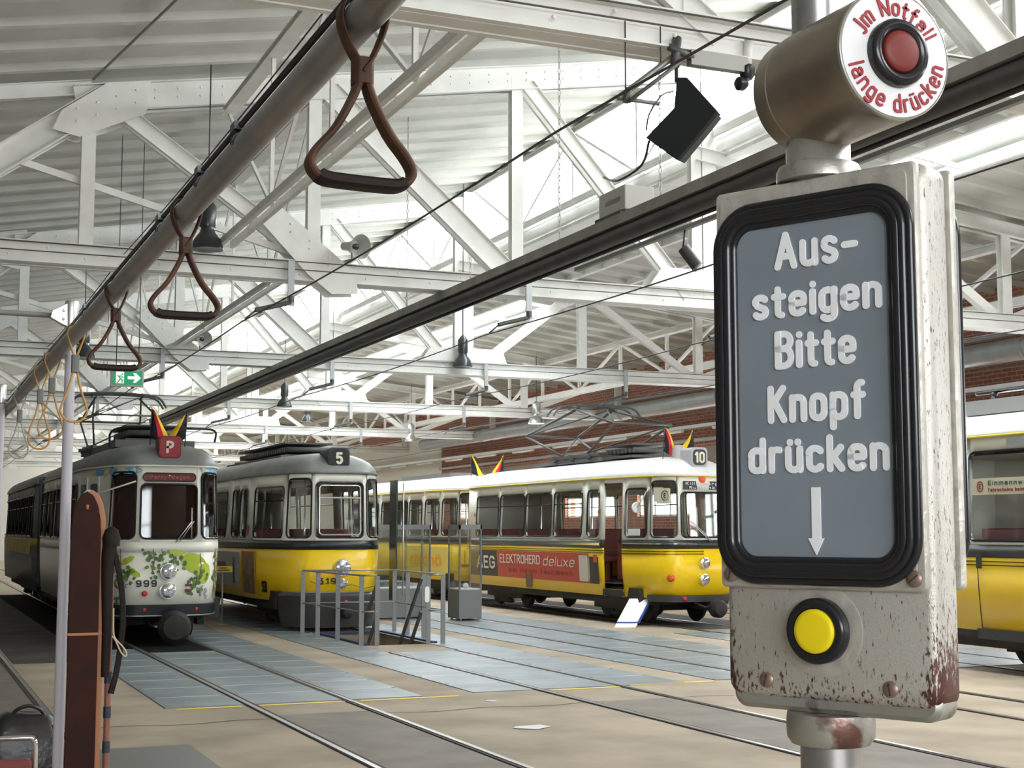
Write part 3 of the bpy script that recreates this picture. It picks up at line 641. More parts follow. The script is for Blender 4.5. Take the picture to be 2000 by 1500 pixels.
# ================================================================ steel roof trusses
CH = 4.85
mat('cable_dark', (.10, .10, .09), .5)
def plate(mb, poly, y, t=.012): mb.prism(poly, ((0, y, 0), (1, 0, 0), (0, 0, 1), (0, 1, 0)), -t/2, t/2)
def bolts(mb, p, q, n, y, off=(0, 0)):
    for k in range(n):
        f_ = (k+.5)/n; x = p[0]+(q[0]-p[0])*f_+off[0]; z = p[1]+(q[1]-p[1])*f_+off[1]
        mb.lathe([(.016, 0), (.016, .006), (.008, .014)], (x, y, z), (0, -1, 0), 6)
TOP = lambda x: 6.72 + .17*(x-1.9)
NODES = [-5.9, -3.55, -.85, 1.87, 4.57, 7.30, 10.0]
NR = [12.72, 15.45, 18.3]
def truss(Y, label, detail=True):
    t = thing('roof_truss', label, 'truss', (6, Y, CH))
    def part(name, fn): mb = MB(); fn(mb); return mb.build(name, steel_white, t)
    def chord(mb):
        for dy in (-.10, .10): mb.beam((XL, Y+dy, CH), (XR, Y+dy, CH), .07 if dy < 0 else -.07, .25, prof='C')
        mb.box(XL, XR, Y-.06, Y+.06, CH+.118, CH+.126); mb.box(XL, XR, Y-.07, Y+.07, CH-.127, CH-.12)
        if detail:
            for k in range(48): mb.lathe([(.015, 0), (.015, .006), (.007, .014)], (-1.5+.42*k, Y-.072-.065, CH+(.05 if k % 2 else -.05)), (0, -1, 0), 6)
    part('bottom_chord', chord)
    part('top_chord', lambda mb: [mb.beam((1.7, Y+d, TOP(1.7)), (10.45, Y+d, TOP(10.45)), .08, .32, prof='C') for d in (-.09, .09)] + ([bolts(mb, (2.2, TOP(2.2)), (10.2, TOP(10.2)), 30, Y-.135, (0, .05)), bolts(mb, (2.2, TOP(2.2)), (10.2, TOP(10.2)), 30, Y-.135, (0, -.05))] if detail else []))
    part('cable_line', lambda mb: [mb.tube([(-3, Y-.150, CH+z), (XR, Y-.150, CH+z)], .007, 5) for z in (.10, .0)]).data.materials[0] = MATS['cable_dark']
    part('end_rafter', lambda mb: [mb.beam((-.35, Y+d, CH+.1), (2.05, Y+d, 6.74), .08, .30, prof='C') for d in (-.09, .09)])
    part('left_rafter', lambda mb: mb.beam((XL, Y, ZR(XL)-.22), (1.9, Y, ZR(1.9)-.22), .10, .18, prof='I'))
    part('right_rafter', lambda mb: [mb.beam((10.0, Y+d, ZQ(10.5)-.2), (XR, Y+d, ZQ(XR)-.2), .08, .2, prof='C') for d in (-.09, .09)])
    for i, x in enumerate(NODES):
        if x < -1: zt = ZR(x) - .3
        elif x < 1: zt = None
        else: zt = TOP(x)
        if zt: part('vertical', lambda mb: mb.beam((x, Y, CH), (x, Y, zt), .16, .13, (0, 1, 0), 'I'))
    part('vertical', lambda mb: mb.beam((10.2, Y, CH), (10.2, Y, 8.4), .22, .16, (0, 1, 0), 'I'))
    for x in NR: part('vertical', lambda mb: mb.beam((x, Y, CH), (x, Y, ZQ(x)-.25), .17, .13, (0, 1, 0), 'I'))
    for (xa, za), (xb, zb), w_ in (((2.15, TOP(2.15)-.1), (4.75, CH+.02), .19), ((4.75, TOP(4.75)-.05), (7.30, CH+.05), .28), ((7.45, TOP(7.45)-.1), (9.85, CH+.05), .20)):
        def dg(mb):
            for d in (-.07, .07): mb.beam((xa, Y+d, za), (xb, Y+d, zb), .05, w_, prof='C')
        part('diagonal', dg)
    part('diagonal', lambda mb: mb.beam((-.85, Y, CH), (-3.4, Y, ZR(-3.4)-.3), .1, .14))
    part('diagonal', lambda mb: mb.beam((10.35, Y, CH), (12.6, Y, ZQ(12.6)-.3), .14, .18))
    part('diagonal', lambda mb: mb.beam((12.8, Y, ZQ(12.8)-.3), (15.3, Y, CH+.05), .12, .14))
    part('diagonal', lambda mb: mb.beam((15.55, Y, CH+.05), (18.2, Y, ZQ(18.2)-.3), .12, .14))
    part('stay', lambda mb: [mb.beam((.95, Y+.02, 5.95), (1.85, Y+.02, 5.72), .06, .08), mb.beam((1.85, Y+.02, 5.72), (4.45, Y+.02, 5.05), .06, .08)])
    G = [[(1.45, 6.28), (1.75, 6.22), (2.5, 6.58), (2.55, 6.98), (2.05, 6.90), (1.55, 6.52)], [(3.78, 5.52), (4.02, 5.70), (5.08, 4.86), (5.12, 4.60), (4.78, 4.58), (4.48, 4.80)], [(9.4, 5.25), (10.9, 5.25), (11.0, 4.98), (9.2, 4.98)]]
    for gi, gp in enumerate(G):
        if gi == 1 and Y < 10: continue
        def gus(mb):
            for yy in (Y-.142, Y+.142): plate(mb, gp, yy)
            if detail and gi < 2:
                for i in range(4):
                    for j in range(2): mb.lathe([(.016, 0), (.016, .006), (.008, .014)], ((1.72+.22*i, Y-.148, 6.4+.10*i+.15*j) if gi == 0 else (4.02+.24*i, Y-.148, 5.50-.19*i+.1*j)), (0, -1, 0), 6)
        part('gusset_plate', gus)
    return t
lb = ['nearest the camera, crossing the top of the view', 'second from the camera, its lower beam above the middle strap handle', 'third from the camera, a bell lamp before its lower beam', 'fourth from the camera, above the roof of tram number 10', 'fifth from the camera, above the roof of tram number 5', 'sixth from the camera, faint above the tram roofs', 'seventh from the camera, far down the hall', 'eighth from the camera, farthest one to make out']
TY = [7.8 + 9.2*k for k in range(8)]
for Y, l in zip(TY, lb): truss(Y, 'white roof truss ' + l, Y < 40)
# longitudinal girders along the tracks
def girder(x, zb, zt, y0, y1, step, label, w_=.10):
    t = thing('longitudinal_girder', label, 'girder', (x, (y0+y1)/2, zb))
    for dx in (-.075, .075): MB().beam((x+dx, y0, zb), (x+dx, y1, zb), .05, w_*1.3).build('bottom_chord', steel_white, t)
    MB().beam((x, y0, zt), (x, y1, zt), .16, w_*1.3, prof='I').build('top_chord', steel_white, t)
    y = y0; k = 0
    while y + step <= y1 + .01:
        MB().beam((x, y, zb), (x, y, zt), w_*.7, w_*.7).build('upright', steel_white, t); md = MB()
        if k % 2: md.beam((x, y, zb), (x, y+step, zt), w_*.6, w_*.6)
        else: md.beam((x, y, zt), (x, y+step, zb), w_*.6, w_*.6)
        md.build('lacing_bar', steel_white, t); y += step; k += 1

girder(3.50, 5.12, 6.75, 7.8, 17.0, 2.3, 'white lattice girder running along the hall above the painted tram', .06)
girder(4.57, 5.05, 7.0, 17.0, 81.4, 2.3, 'white lattice bracing between the trusses above the middle of the picture', .05)
girder(10.36, 7.22, 8.45, 7.8, 81.4, 2.3, 'white lattice girder in front of the high roof windows', .08)
girder(16.0, 5.25, 6.2, 7.8, 81.4, 2.3, 'white lattice girder along the hall above tram number 10', .10)
# ceiling tie rods on the left slope
for i, (a, b) in enumerate((((3.2, 9.5, ZR(3.2)-.16), (1.9, 16.95, 6.95)), ((1.9, 17, 6.9), (.6, 24, ZR(.6)-.35)))):
    tag(MB().tube([a, b], .016, 8).build('tie_rod', mat('grey_rod', (.25, .25, .23), .5)), ['thin grey tie rod running up the near left ceiling', 'thin grey tie rod beyond the second truss at left'][i], 'rod')
# ================================================================ wall services
duct_m = mat('galvanised_duct', (.40, .43, .45), .4, .6, noise=.15, nscale=4)
t = thing('ventilation_duct', 'round grey galvanised duct running along the brick wall', 'duct', (17.8, 30, 4.7))
MB().tube([(17.75, 6, 4.82), (17.75, 50, 4.82)], .20, 24).build('pipe', duct_m, t)
for y in (14, 19, 24, 29, 34, 39, 44): MB().lathe([(.202, 0), (.222, .01), (.222, .05), (.202, .06)], (17.75, y, 4.82), (0, 1, 0), 24).build('joint_ring', duct_m, t)
t = thing('lamp_channel', 'long silvery light channel fixed along the brick wall below the duct', 'light', (18.2, 34, 4.1))
MB().box(18.05, 18.28, 12, 62, 4.22, 4.30).build('channel', alu, t)
for k in range(16): MB().tube([(18.16, 13+3.1*k, 4.19), (18.16, 14.6+3.1*k, 4.19)], .045, 10).build('tube_lamp', tram_white, t)
for k, z in enumerate((5.25, 3.95)):
    tag(MB().tube([(18.4, 6, z), (18.4, 50, z)], .05, 10).build('wall_pipe', galv), ['thin grey pipe high on the brick wall above the duct', 'thin grey pipe on the brick wall below the light channel'][k], 'pipe')
# ================================================================ overhead supply channel (dark)
dk = mat('dark_channel', (.075, .072, .068), .5, noise=.35, nscale=4)
t = thing('supply_channel', 'long dark metal supply channel hanging on chains, crossing the picture', 'channel', (6.35, 20, 4.6))
mb = MB(); mb.box(6.22, 6.48, 3.2, 40, 4.61, 4.71); mb.build('upper_channel', mat('dull_channel', (.34, .33, .30), .5, noise=.3, nscale=3), t)
mb = MB(); mb.tube([(6.30, 3.2, 4.53), (6.30, 40, 4.53)], .078, 14); mb.build('cable_duct', dk, t)
mb = MB(); mb.tube([(6.43, 3.2, 4.55), (6.43, 40, 4.55)], .045, 10); mb.tube([(6.38, 3.2, 4.465), (6.38, 40, 4.465)], .026, 8); mb.build('cable_bundle', rubber, t)
chain_m = mat('chain_steel', (.35, .34, .30), .4, .7)
def chain(x, y, z0, z1, label, n=None):
    mb = MB(); L = .062; z = z0; k = 0
    while z < z1:
        a = (L*.22, 0) if k % 2 else (0, L*.22)
        mb.tube([(x + a[0]*cos(t_), y + a[1]*cos(t_), z + L*.5 + L*.58*sin(t_)) for t_ in [2*pi*i/8 for i in range(8)]], .0045, 4, closed=True); z += L; k += 1
    return mb
ch = [(6.35, y) for y in (6.2, 8.9, 11.4, 13.6, 16.2, 18.6)]
for i, (x, y) in enumerate(ch):
    mb = chain(x, y, 4.66, (4.98 if i in (1, 4) else 7.4), '')
    o = mb.build('chain', chain_m, t)
wire_m = mat('dark_wire', (.05, .05, .05), .5)
# projector-like case sitting on the channel
t = thing('control_box', 'pale metal box sitting on the dark supply channel under the loudspeaker', 'box', (6.4, 12.1, 4.68))
mb = MB(); mb.box(6.24, 6.56, 11.9, 12.45, 4.74, 4.98); mb.build('housing', mat('pale_grey_box', (.52, .51, .47), .5), t, bevel=.01)
mb = MB(); mb.box(6.22, 6.58, 11.95, 12.5, 4.712, 4.74); mb.build('base', black_m, t)
mb = MB(); mp = frame_mp((6.18, 12.45, 4.80), (0, -1, 0), (0, 0, 1), (-1, 0, 0)); write(mb, 'power', .06, .5, 0, .11, .009, mp, .001, .004) if False else mb.box(6.236, 6.24, 12.0, 12.3, 4.84, 4.88); mb.build('marking', mat('grey_marking', (.2, .2, .2), .5), t)
# ================================================================ contact wires with their arms
def wire(x, z, label, y0=-4, y1=60, r=.009, dx=0):
    pts = []
    for k in range(65):
        y = y0 + (y1-y0)*k/64; ph = ((y - 7.8) / 9.2) % 1; pts.append((x + dx*abs(ph-.5), y, z - .05*sin(pi*ph)))
    tag(MB().tube(pts, r, 6).build('contact_wire', wire_m), label, 'wire')
wire(3.72, 4.20, 'contact wire above the painted tram, crossing under the loudspeaker'); wire(6.87, 4.20, 'contact wire above tram number 5', r=.008)
wire(10.0, 4.25, 'contact wire above the glass display case', r=.008); wire(13.1, 4.28, 'contact wire touching the pantograph of tram number 10', r=.008); wire(16.2, 4.32, 'contact wire nearest the brick wall', r=.008)
wire(2.3, 4.9, 'thin slack wire high at the upper left', r=.006)
arm_m = mat('dark_arm', (.10, .10, .095), .5, .4)
def arm(x, Y, dirn, label, z=4.30):
    t = thing('wire_support', label, 'bracket', (x, Y, z))
    hx = x + dirn*.55
    MB().box(hx-.04, hx+.04, Y-.17, Y-.14, z+.10, CH+.10).build('hanger', galv, t)
    MB().tube([(hx, Y-.155, z+.14), (x+dirn*.12, Y-.155, z+.02)], .030, 12).build('insulator_tube', arm_m, t)
    MB().tube([(hx, Y-.155, z+.14), (hx, Y-.155, z+.22)], .04, 12).build('clamp', arm_m, t)
    MB().tube([(x+dirn*.14, Y-.155, z+.03), (x, Y-.155, z-.09)], .012, 8).build('wire_clip', arm_m, t)
for x, lbx in ((3.72, 'painted cream tram'), (6.87, 'grey-roofed yellow tram'), (10.0, 'glass showcases'), (13.1, 'white-roofed yellow tram')):
    for k, Y in enumerate(TY[1:5]): arm(x, Y, 1, 'short wire arm above the %s, under the %s roof truss' % (lbx, ['second', 'third', 'fourth', 'fifth'][k]))
# ================================================================ trams
def chaikin(p, n=2):
    for _ in range(n):
        o = [p[0]]
        for a, b in zip(p[:-1], p[1:]):
            o.append((a[0]*.75+b[0]*.25, a[1]*.75+b[1]*.25)); o.append((a[0]*.25+b[0]*.75, a[1]*.25+b[1]*.75))
        o.append(p[-1]); p = o
    return p
class Shell:
    """closed plan outline of a car: nose at b=0, rear at b=L; s = distance from the nose middle (negative = left side)"""
    def __init__(s, cx, y0, L, hw=1.1, rear='round'):
        s.cx, s.y0, s.L, s.hw = cx, y0, L, hw
        k = hw/1.1
        nose = [(0, 0), (.42, .015), (.62, .09), (.80, .36), (.93, .95), (1.06, 1.6), (1.1, 2.1)]
        nose = chaikin(nose)
        if rear == 'round': tail = chaikin([(1.1, L-1.3), (1.06, L-.7), (.92, L-.16), (.55, L-.02), (0, L)], 2)
        else: tail = [(1.1, L-.12), (1.02, L-.01), (0, L)]
        half = [(a*k, b) for a, b in nose] + [(a*k, b) for a, b in tail]
        s.half = half; s.cum = [0]
        for p, q in zip(half[:-1], half[1:]): s.cum.append(s.cum[-1] + math.hypot(q[0]-p[0], q[1]-p[1]))
    def at(s, sv, z, off=0):
        """3-D point at s, height z, pushed out by off"""
        sg = -1 if sv < 0 else 1; a = abs(sv); c = s.cum; i = 0
        a = min(a, c[-1])
        while i < len(c)-2 and c[i+1] < a: i += 1
        t = (a - c[i]) / max(1e-9, c[i+1]-c[i]); p, q = s.half[i], s.half[i+1]
        x = p[0]+(q[0]-p[0])*t; b = p[1]+(q[1]-p[1])*t
        nx, nb = (q[1]-p[1]), -(q[0]-p[0]); l = math.hypot(nx, nb) or 1
        tb = s.tumble(z) + off
        x += nx/l*tb; b += nb/l*tb
        return Vector((s.cx + sg*x, s.y0 + b, z))
    def tumble(s, z):
        if z < 1.4: return -.05*((1.4-z)/.9)**2
        return -.05*((z-1.4)/1.25)
    def s_of_b(s, b, side):
        for i in range(len(s.half)-1):
            if s.half[i][1] <= b <= s.half[i+1][1] and s.half[i+1][1] > s.half[i][1]:
                t = (b - s.half[i][1])/(s.half[i+1][1]-s.half[i][1]); return side*(s.cum[i] + t*(s.cum[i+1]-s.cum[i]))
        return side*s.cum[-1]
    def ring(s, z, off=0):
        tot = s.cum
        return [s.at(-c, z, off) for c in tot[::-1]] + [s.at(c, z, off) for c in tot[1:-1]]
def band(sh, mb, z0, z1, holes, off=0):
    bp = set(); 
    for c in sh.cum: bp.add(round(c, 5)); bp.add(round(-c, 5))
    for (a, b, h0, h1, r) in holes:
        bp.add(round(a, 5)); bp.add(round(b, 5))
        if r > 0:
            for k in range(1, 5):
                t = r*(1 - cos(pi/2*k/4)); bp.add(round(a + t, 5)); bp.add(round(b - t, 5))
    L = sorted(bp)
    def lim(h, s_):
        a, b, h0, h1, r = h
        if r <= 0: return h0, h1
        d = min(s_ - a, b - s_); 
        if d >= r: return h0, h1
        d = max(d, 0); e = r - sqrt(max(0, r*r - (r-d)**2)); return h0 + e, h1 - e
    def quad(p, q, a0, b0, a1, b1):
        if b0 - a0 < 1e-4 and b1 - a1 < 1e-4: return
        n = 1 if (b0-a0) < .5 else 2
        for i in range(n):
            f0, f1 = i/n, (i+1)/n
            mb.add([sh.at(p, a0+(b0-a0)*f0, off), sh.at(q, a1+(b1-a1)*f0, off), sh.at(q, a1+(b1-a1)*f1, off), sh.at(p, a0+(b0-a0)*f1, off)], [(0, 1, 2, 3)], True)
    for p, q in zip(L[:-1], L[1:]):
        if q - p < 1e-4: continue
        m = (p+q)/2; hs = sorted([h for h in holes if h[0] < m < h[1] and h[3] > z0 and h[2] < z1], key=lambda h: h[2])
        cp = cq = z0
        for h in hs:
            a0, a1 = lim(h, p); b0, b1 = lim(h, q)
            quad(p, q, cp, max(a0, z0), cq, max(b0, z0)); cp, cq = min(a1, z1), min(b1, z1)
        quad(p, q, cp, z1, cq, z1)
def window_parts(sh, root, h, glass, fm, bars=(), name='window_frame', fw=.016):
    a, b, z0, z1, r = h
    r = max(r, .01); pts = rrect(a, b, z0, z1, r, 4); P = []
    for i, p in enumerate(pts):
        q = pts[(i+1) % len(pts)]; n = max(1, int(abs(q[0]-p[0])/.12))
        for k in range(n): P.append((p[0]+(q[0]-p[0])*k/n, p[1]+(q[1]-p[1])*k/n))
    mb = MB(); mb.tube([sh.at(x, z, .004) for x, z in P], fw, 6, closed=True)
    for zb in bars: mb.tube([sh.at(a + (b-a)*k/4, zb, -.002) for k in range(5)], .012, 6)
    f = mb.build(name, fm, root)
    g = MB(); band_pane(sh, g, h); g.build('pane', glass, f); return f
def band_pane(sh, mb, h):
    a, b, z0, z1, r = h; xs = [a]
    n = max(2, int((b-a)/.15)); xs = sorted(set([round(a+(b-a)*k/n, 4) for k in range(n+1)] + [round(v, 4) for k in range(1, 5) for v in (a + r*(1-cos(pi/2*k/4)), b - r*(1-cos(pi/2*k/4)))]))
    def e(s_):
        d = max(0, min(s_-a, b-s_)); return 0 if d >= r else r - sqrt(max(0, r*r-(r-d)**2))
    for p, q in zip(xs[:-1], xs[1:]):
        mb.add([sh.at(p, z0+e(p), -.02), sh.at(q, z0+e(q), -.02), sh.at(q, z1-e(q), -.02), sh.at(p, z1-e(p), -.02)], [(0, 1, 2, 3)], True)
Z_SK, Z_B0, Z_B1, Z_EV0 = .50, 1.37, 1.52, 2.66
def tram_body(root, sh, cols, side_w, front=True, doors=(), roofm=None, glass=None, fm=None, front_top=2.37, tall=True, eave=None, bars=True, inner=True, right_w=None, roof_top=3.04, stripes=False, skirt=None, dest=True, ev=None):
    """cols: lower, belt, upper materials; side_w: (b0,b1) windows on both sides"""
    wtop = 2.44 if ev is None else ev - .19; low, belt, upp = cols; fm = fm or rubber; glass = glass or pane_glass
    holes = []; wins = []
    if front:
        wins.append((-.42, .42, 1.57, front_top, .08, ()))
        for sd in (-1, 1):
            s1_, s2_ = sorted((sd*.50, sh.s_of_b(.44, sd)+sd*.02)); wins.append((s1_, s2_, 1.57, 2.56 if tall else 2.45, .09, ()))
    for sd in (-1, 1):
        for wdw in (side_w if sd < 0 or right_w is None else right_w):
            b0, b1 = wdw[:2]; s1_, s2_ = sorted((sh.s_of_b(b0, sd), sh.s_of_b(b1, sd)))
            wins.append((s1_, s2_, 1.57, wtop, .09, (2.2,) if (bars and b1-b0 > .9) else ()))
    holes = [w_[:5] for w_ in wins]
    dh = []
    for sd, b0, b1 in doors:
        s1_, s2_ = sorted((sh.s_of_b(b0, sd), sh.s_of_b(b1, sd))); dh.append((s1_, s2_, .62, 2.56, 0))
    Z_EV = Z_EV0 if ev is None else ev; wtop = Z_EV - .22 if ev is None else ev - .19
    mb = MB(); band(sh, mb, Z_SK, Z_B0, dh, -.015); o = mb.build('lower_body', low, root, weld=True); sol(o)
    mb = MB(); band(sh, mb, Z_B0, Z_B1, dh, -.009); o = mb.build('waist_band', belt, root, weld=True); sol(o)
    mb = MB(); band(sh, mb, Z_B1, Z_EV, holes + dh, -.025); o = mb.build('window_band', upp, root, weld=True); sol(o, .05)
    if stripes:
        for z in (Z_B0-.045, Z_B0-.09):
            MB().tube([p for p in [sh.at(-s_, z, .006) for s_ in [sh.cum[-1]*k/60 for k in range(60, -1, -1)] if not any(d[0] < -s_ < d[1] for d in dh)]], .007, 5).build('pinstripe', black_m, root)
        if dh:
            e0 = dh[0][1] + .05; MB().tube([sh.at(e0 + (-.15-e0)*k/14, Z_B0+.085, .022) for k in range(15)], .012, 6).build('trim_strip', chrome, root)
    for w_ in wins: window_parts(sh, root, w_[:5], glass, fm, w_[5])
    # roof
    prof = [(Z_EV-.01, .012), (Z_EV+.02, .02), (Z_EV+.06, 0), (Z_EV+.13, -.045), (Z_EV+.20, -.12), (Z_EV+.27, -.25), (Z_EV+.33, -.42), (roof_top-.02, -.62), (roof_top, -.85)]
    rings = []
    for z, off in prof:
        k = 1 + off/1.12; r_ = []
        for p in sh.ring(Z_EV, 0):
            b = p.y - sh.y0; bb = b
            if b < sh.L/2: bb = b + (-off)*max(0, 1 - b/2.2)*1.25
            else: bb = b - (-off)*max(0, 1-(sh.L-b)/1.8)*1.1
            r_.append(Vector((sh.cx + (p.x-sh.cx)*k, sh.y0 + bb, z)))
        rings.append(r_)
    ro = MB(); ro.loft(rings, cap=True); ro.build('roof', roofm or tram_white, root, angle=50)
    MB().tube(sh.ring(Z_EV-.005, .018)[::1], .014, 6, closed=True).build('gutter', eave or black_m, root)
    # floor, seats, poles, underside
    mb = MB(); mb.add(sh.ring(.72, -.06), [list(range(len(sh.ring(.72))))]); mb.build('cabin_floor', dark_in, root)
    mb = MB(); mb.add(sh.ring(2.60, -.06), [list(range(len(sh.ring(.72))))]); mb.build('cabin_ceiling', mat('cabin_ceiling', (.55, .53, .47), .7) if inner else dark_in, root)
    if inner:
        b = 2.6
        while b < sh.L - 1.0:
            for x in (-.62, .62):
                mb = MB(); X0 = sh.cx + x; Y0 = sh.y0 + b
                mb.box(X0-.36, X0+.36, Y0-.22, Y0+.2, 1.10, 1.19); mb.box(X0-.36, X0+.36, Y0+.16, Y0+.22, 1.16, 1.72); mb.box(X0-.05, X0+.05, Y0-.1, Y0+.1, .72, 1.1)
                mb.build('seat', seat_red, root, bevel=.02)
            b += .78
        for b in (1.5, 4.0, 6.5):
            if b < sh.L-.8: MB().tube([(sh.cx-.22, sh.y0+b, .72), (sh.cx-.22, sh.y0+b, 2.6)], .016, 8).build('grab_pole', chrome, root)
    mb = MB(); cxx = sh.cx
    mb.box(cxx-.92, cxx+.92, sh.y0+.7, sh.y0+sh.L-.5, .36, .66); mb.build('underframe', under_m, root)
    for b in (1.9, sh.L-2.0):
        mb = MB(); mb.box(cxx-.72, cxx-.62, sh.y0+b-1.0, sh.y0+b+1.0, .24, .44).box(cxx+.62, cxx+.72, sh.y0+b-1.0, sh.y0+b+1.0, .24, .44).box(cxx-.7, cxx+.7, sh.y0+b-.15, sh.y0+b+.15, .2, .5)
        mb.tube([(cxx-.66, sh.y0+b-.3, .16), (cxx-.66, sh.y0+b+.3, .16)], .05, 8)
        bo = mb.build('bogie', under_m, root)
        for db in (-.78, .78):
            for x in (-.5, .5): MB().lathe([(.33, -.04), (.34, -.02), (.30, .0), (.30, .05), (.1, .06)], (cxx+x, sh.y0+b+db, .365), (1 if x > 0 else -1, 0, 0), 24).build('wheel', under_m, bo)
    if skirt: 
        mb = MB(); band(sh, mb, .30, Z_SK, [], -.06); o = mb.build('skirt', under_m, root, weld=True); sol(o)
def sol(o, t=.03):
    m = o.modifiers.new('thick', 'SOLIDIFY'); m.thickness = t; m.offset = 0
def nose_strip(sh, root, name, m, z0, z1, smax, off=.03, t=.02, smin=None):
    pts = [-smax + 2*smax*k/40 for k in range(41)]
    mb = MB(); mb.loft([[sh.at(s_, z, o_) for s_ in pts] for z, o_ in ((z0, off-t), (z0, off), (z1, off), (z1, off-t))] + [[sh.at(s_, z0, off-t) for s_ in pts]], cap=False, closed=False); return mb.build(name, m, root)
def lamp(root, sh, s_, z, r, name='headlight'):
    p = sh.at(s_, z, 0); q = (sh.at(s_, z, .1) - p).normalized(); q = Vector((q.x, q.y, 0))
    mb = MB(); mb.lathe([(r, -.02), (r*1.05, .03), (r*.98, .06), (r*.86, .062)], p, q, 28); o = mb.build(name, chrome, root)
    mb = MB(); mb.lathe([(r*.88, .03), (r*.86, .062), (r*.6, .078), (r*.2, .085)], p, q, 28); mb.build('lens', lens_m, o); return o
def small_lamp(root, sh, s_, z, r, m, name='marker_light', d=.05):
    p = sh.at(s_, z, 0); q = (sh.at(s_, z, .1) - p).normalized()
    MB().lathe([(r*1.2, -.01), (r*1.2, d*.5), (r, d*.6), (r*.8, d), (r*.2, d*1.1)], p, q, 16).build(name, m, root)
def number_box(root, x, y, z, txt, w_, h_, boxm, facem, textm, d=.30, face=.86, ring=None):
    mb = MB(); mb.prism(rrect(-w_/2, w_/2, 0, h_, w_*.22, 6), ((x, y, z), (1, 0, 0), (0, 0, 1), (0, -1, 0)), -d, 0); o = mb.build('route_box', boxm, root, bevel=.01)
    f_ = face; mb = MB(); mb.prism(rrect(-w_*f_/2, w_*f_/2, h_*(1-f_)/2, h_*(1+f_)/2, w_*.22, 6), ((x, y, z), (1, 0, 0), (0, 0, 1), (0, -1, 0)), .0, .012); mb.build('route_face', facem, o)
    mb = MB(); hw = (.17 if len(txt) == 1 else .30)*w_; write(mb, txt, -hw, hw, h_*.22, h_*.56, w_*.055, frame_mp((x, y, z), (1, 0, 0), (0, 0, 1), (0, -1, 0)), .012, .018, .30); mb.build('route_number', textm, o)
    mb = MB(); mb.tube([(x, y+d*.6, z+h_*.3), (x, y+d+.35, z-.06)], h_*.3, 10); mb.build('route_box_fairing', boxm, o)
def tail_coupler(root, x, y, z=.33, r=.17):
    mb = MB(); mb.lathe([(r*.6, -.1), (r, 0), (r*1.0, .10), (r*.75, .18), (r*.3, .20)], (x, y, z), (0, -1, 0), 24)
    c = mb.build('coupler_head', under_m, root); MB().tube([(x, y, z), (x, y+1.0, z+.03)], .06, 10).build('coupler_bar', under_m, c)
    MB().tube([(x-r*.5, y-.15, z+r*.5), (x-r*1.4, y-.02, z+.02), (x-r*1.6, y+.3, z+.1)], .02, 6).build('coupler_cable', rubber, c)
def wiper(root, sh, s0_, z0_, s1_, z1_):
    mb = MB(); mb.tube([sh.at(s0_, z0_, .04), sh.at(s1_, z1_, .06)], .010, 6); mb.tube([sh.at(s0_+.05, z0_, .04), sh.at(s1_+.03, z1_, .06)], .006, 6); w_ = mb.build('wiper_arm', alu, root)
    MB().tube([sh.at(s1_, z1_-.25, .035), sh.at(s1_, z1_+.2, .035)], .010, 6).build('wiper_blade', alu, w_)
def mirror(root, sh, s_, z, dx, dy, dz):
    p = sh.at(s_, z, .02); q = p + Vector((dx, dy, dz)); mb = MB(); mb.tube([p, q], .012, 6); a = mb.build('mirror_arm', tram_cream, root)
    mb = MB(); mb.lathe([(.09, 0), (.10, .02), (.09, .045), (.03, .055)], q, (0, 1, 0), 20); mb.build('mirror', tram_white, a)
def pantograph(root, cx, cy, zr, zh, kn, kx, kz, hw=.85, base=.75, m=None, bx=.5, pr_=.018):
    m = m or mat('pantograph_steel', (.10, .10, .095), .5, .5); r = .018
    P = thing_part = MB(); 
    for x in (-bx, bx): P.beam((cx+x, cy-base-.3, zr), (cx+x, cy+base+.3, zr), .06, .06)
    for y in (-base, 0, base): P.beam((cx-bx-.1, cy+y, zr), (cx+bx+.1, cy+y, zr), .06, .06)
    for k in range(6): P.lathe([(.05, 0), (.07, .02), (.04, .04), (.07, .06), (.05, .09)], (cx + (-bx if k % 2 else bx), cy - base + base*(k//2), zr-.12), (0, 0, 1), 10)
    pan = P.build('pantograph', m, root)
    r = pr_
    for sy in (-1, 1):
        A = MB()
        for sx in (-1, 1): A.tube([(cx+sx*bx*.9, cy+sy*base*.7, zr+.03), (cx+sx*kx, cy+sy*kn, kz)], r, 8)
        A.tube([(cx-bx*.9, cy+sy*base*.7, zr+.05), (cx+kx, cy+sy*kn, kz)], r*.6, 6)
        A.tube([(cx-kx, cy+sy*kn, kz), (cx+kx, cy+sy*kn, kz)], r, 8)
        A.build('lower_arm', m, pan)
    A = MB()
    for sy in (-1, 1):
        for sx in (-1, 1): A.tube([(cx+sx*kx, cy+sy*kn, kz), (cx+sx*.40, cy-sy*.10, zh-.05)], r, 8)
        A.tube([(cx-kx, cy+sy*kn, kz), (cx+.35, cy-sy*.1, zh-.05)], r*.6, 6)
    A.build('upper_arm', m, pan)
    H = MB()
    for dy in (-.16, .16): H.tube(smoothp([(cx-hw, cy+dy, zh-.22), (cx-hw*.86, cy+dy, zh-.06), (cx-hw*.6, cy+dy, zh), (cx, cy+dy, zh+.02), (cx+hw*.6, cy+dy, zh), (cx+hw*.86, cy+dy, zh-.06), (cx+hw, cy+dy, zh-.22)], 4), .022, 8)
    for x in (-.45, .45): H.tube([(cx+x, cy-.16, zh-.02), (cx+x, cy+.16, zh-.02)], .018, 6)
    H.build('collector_bow', m, pan)
    return pan
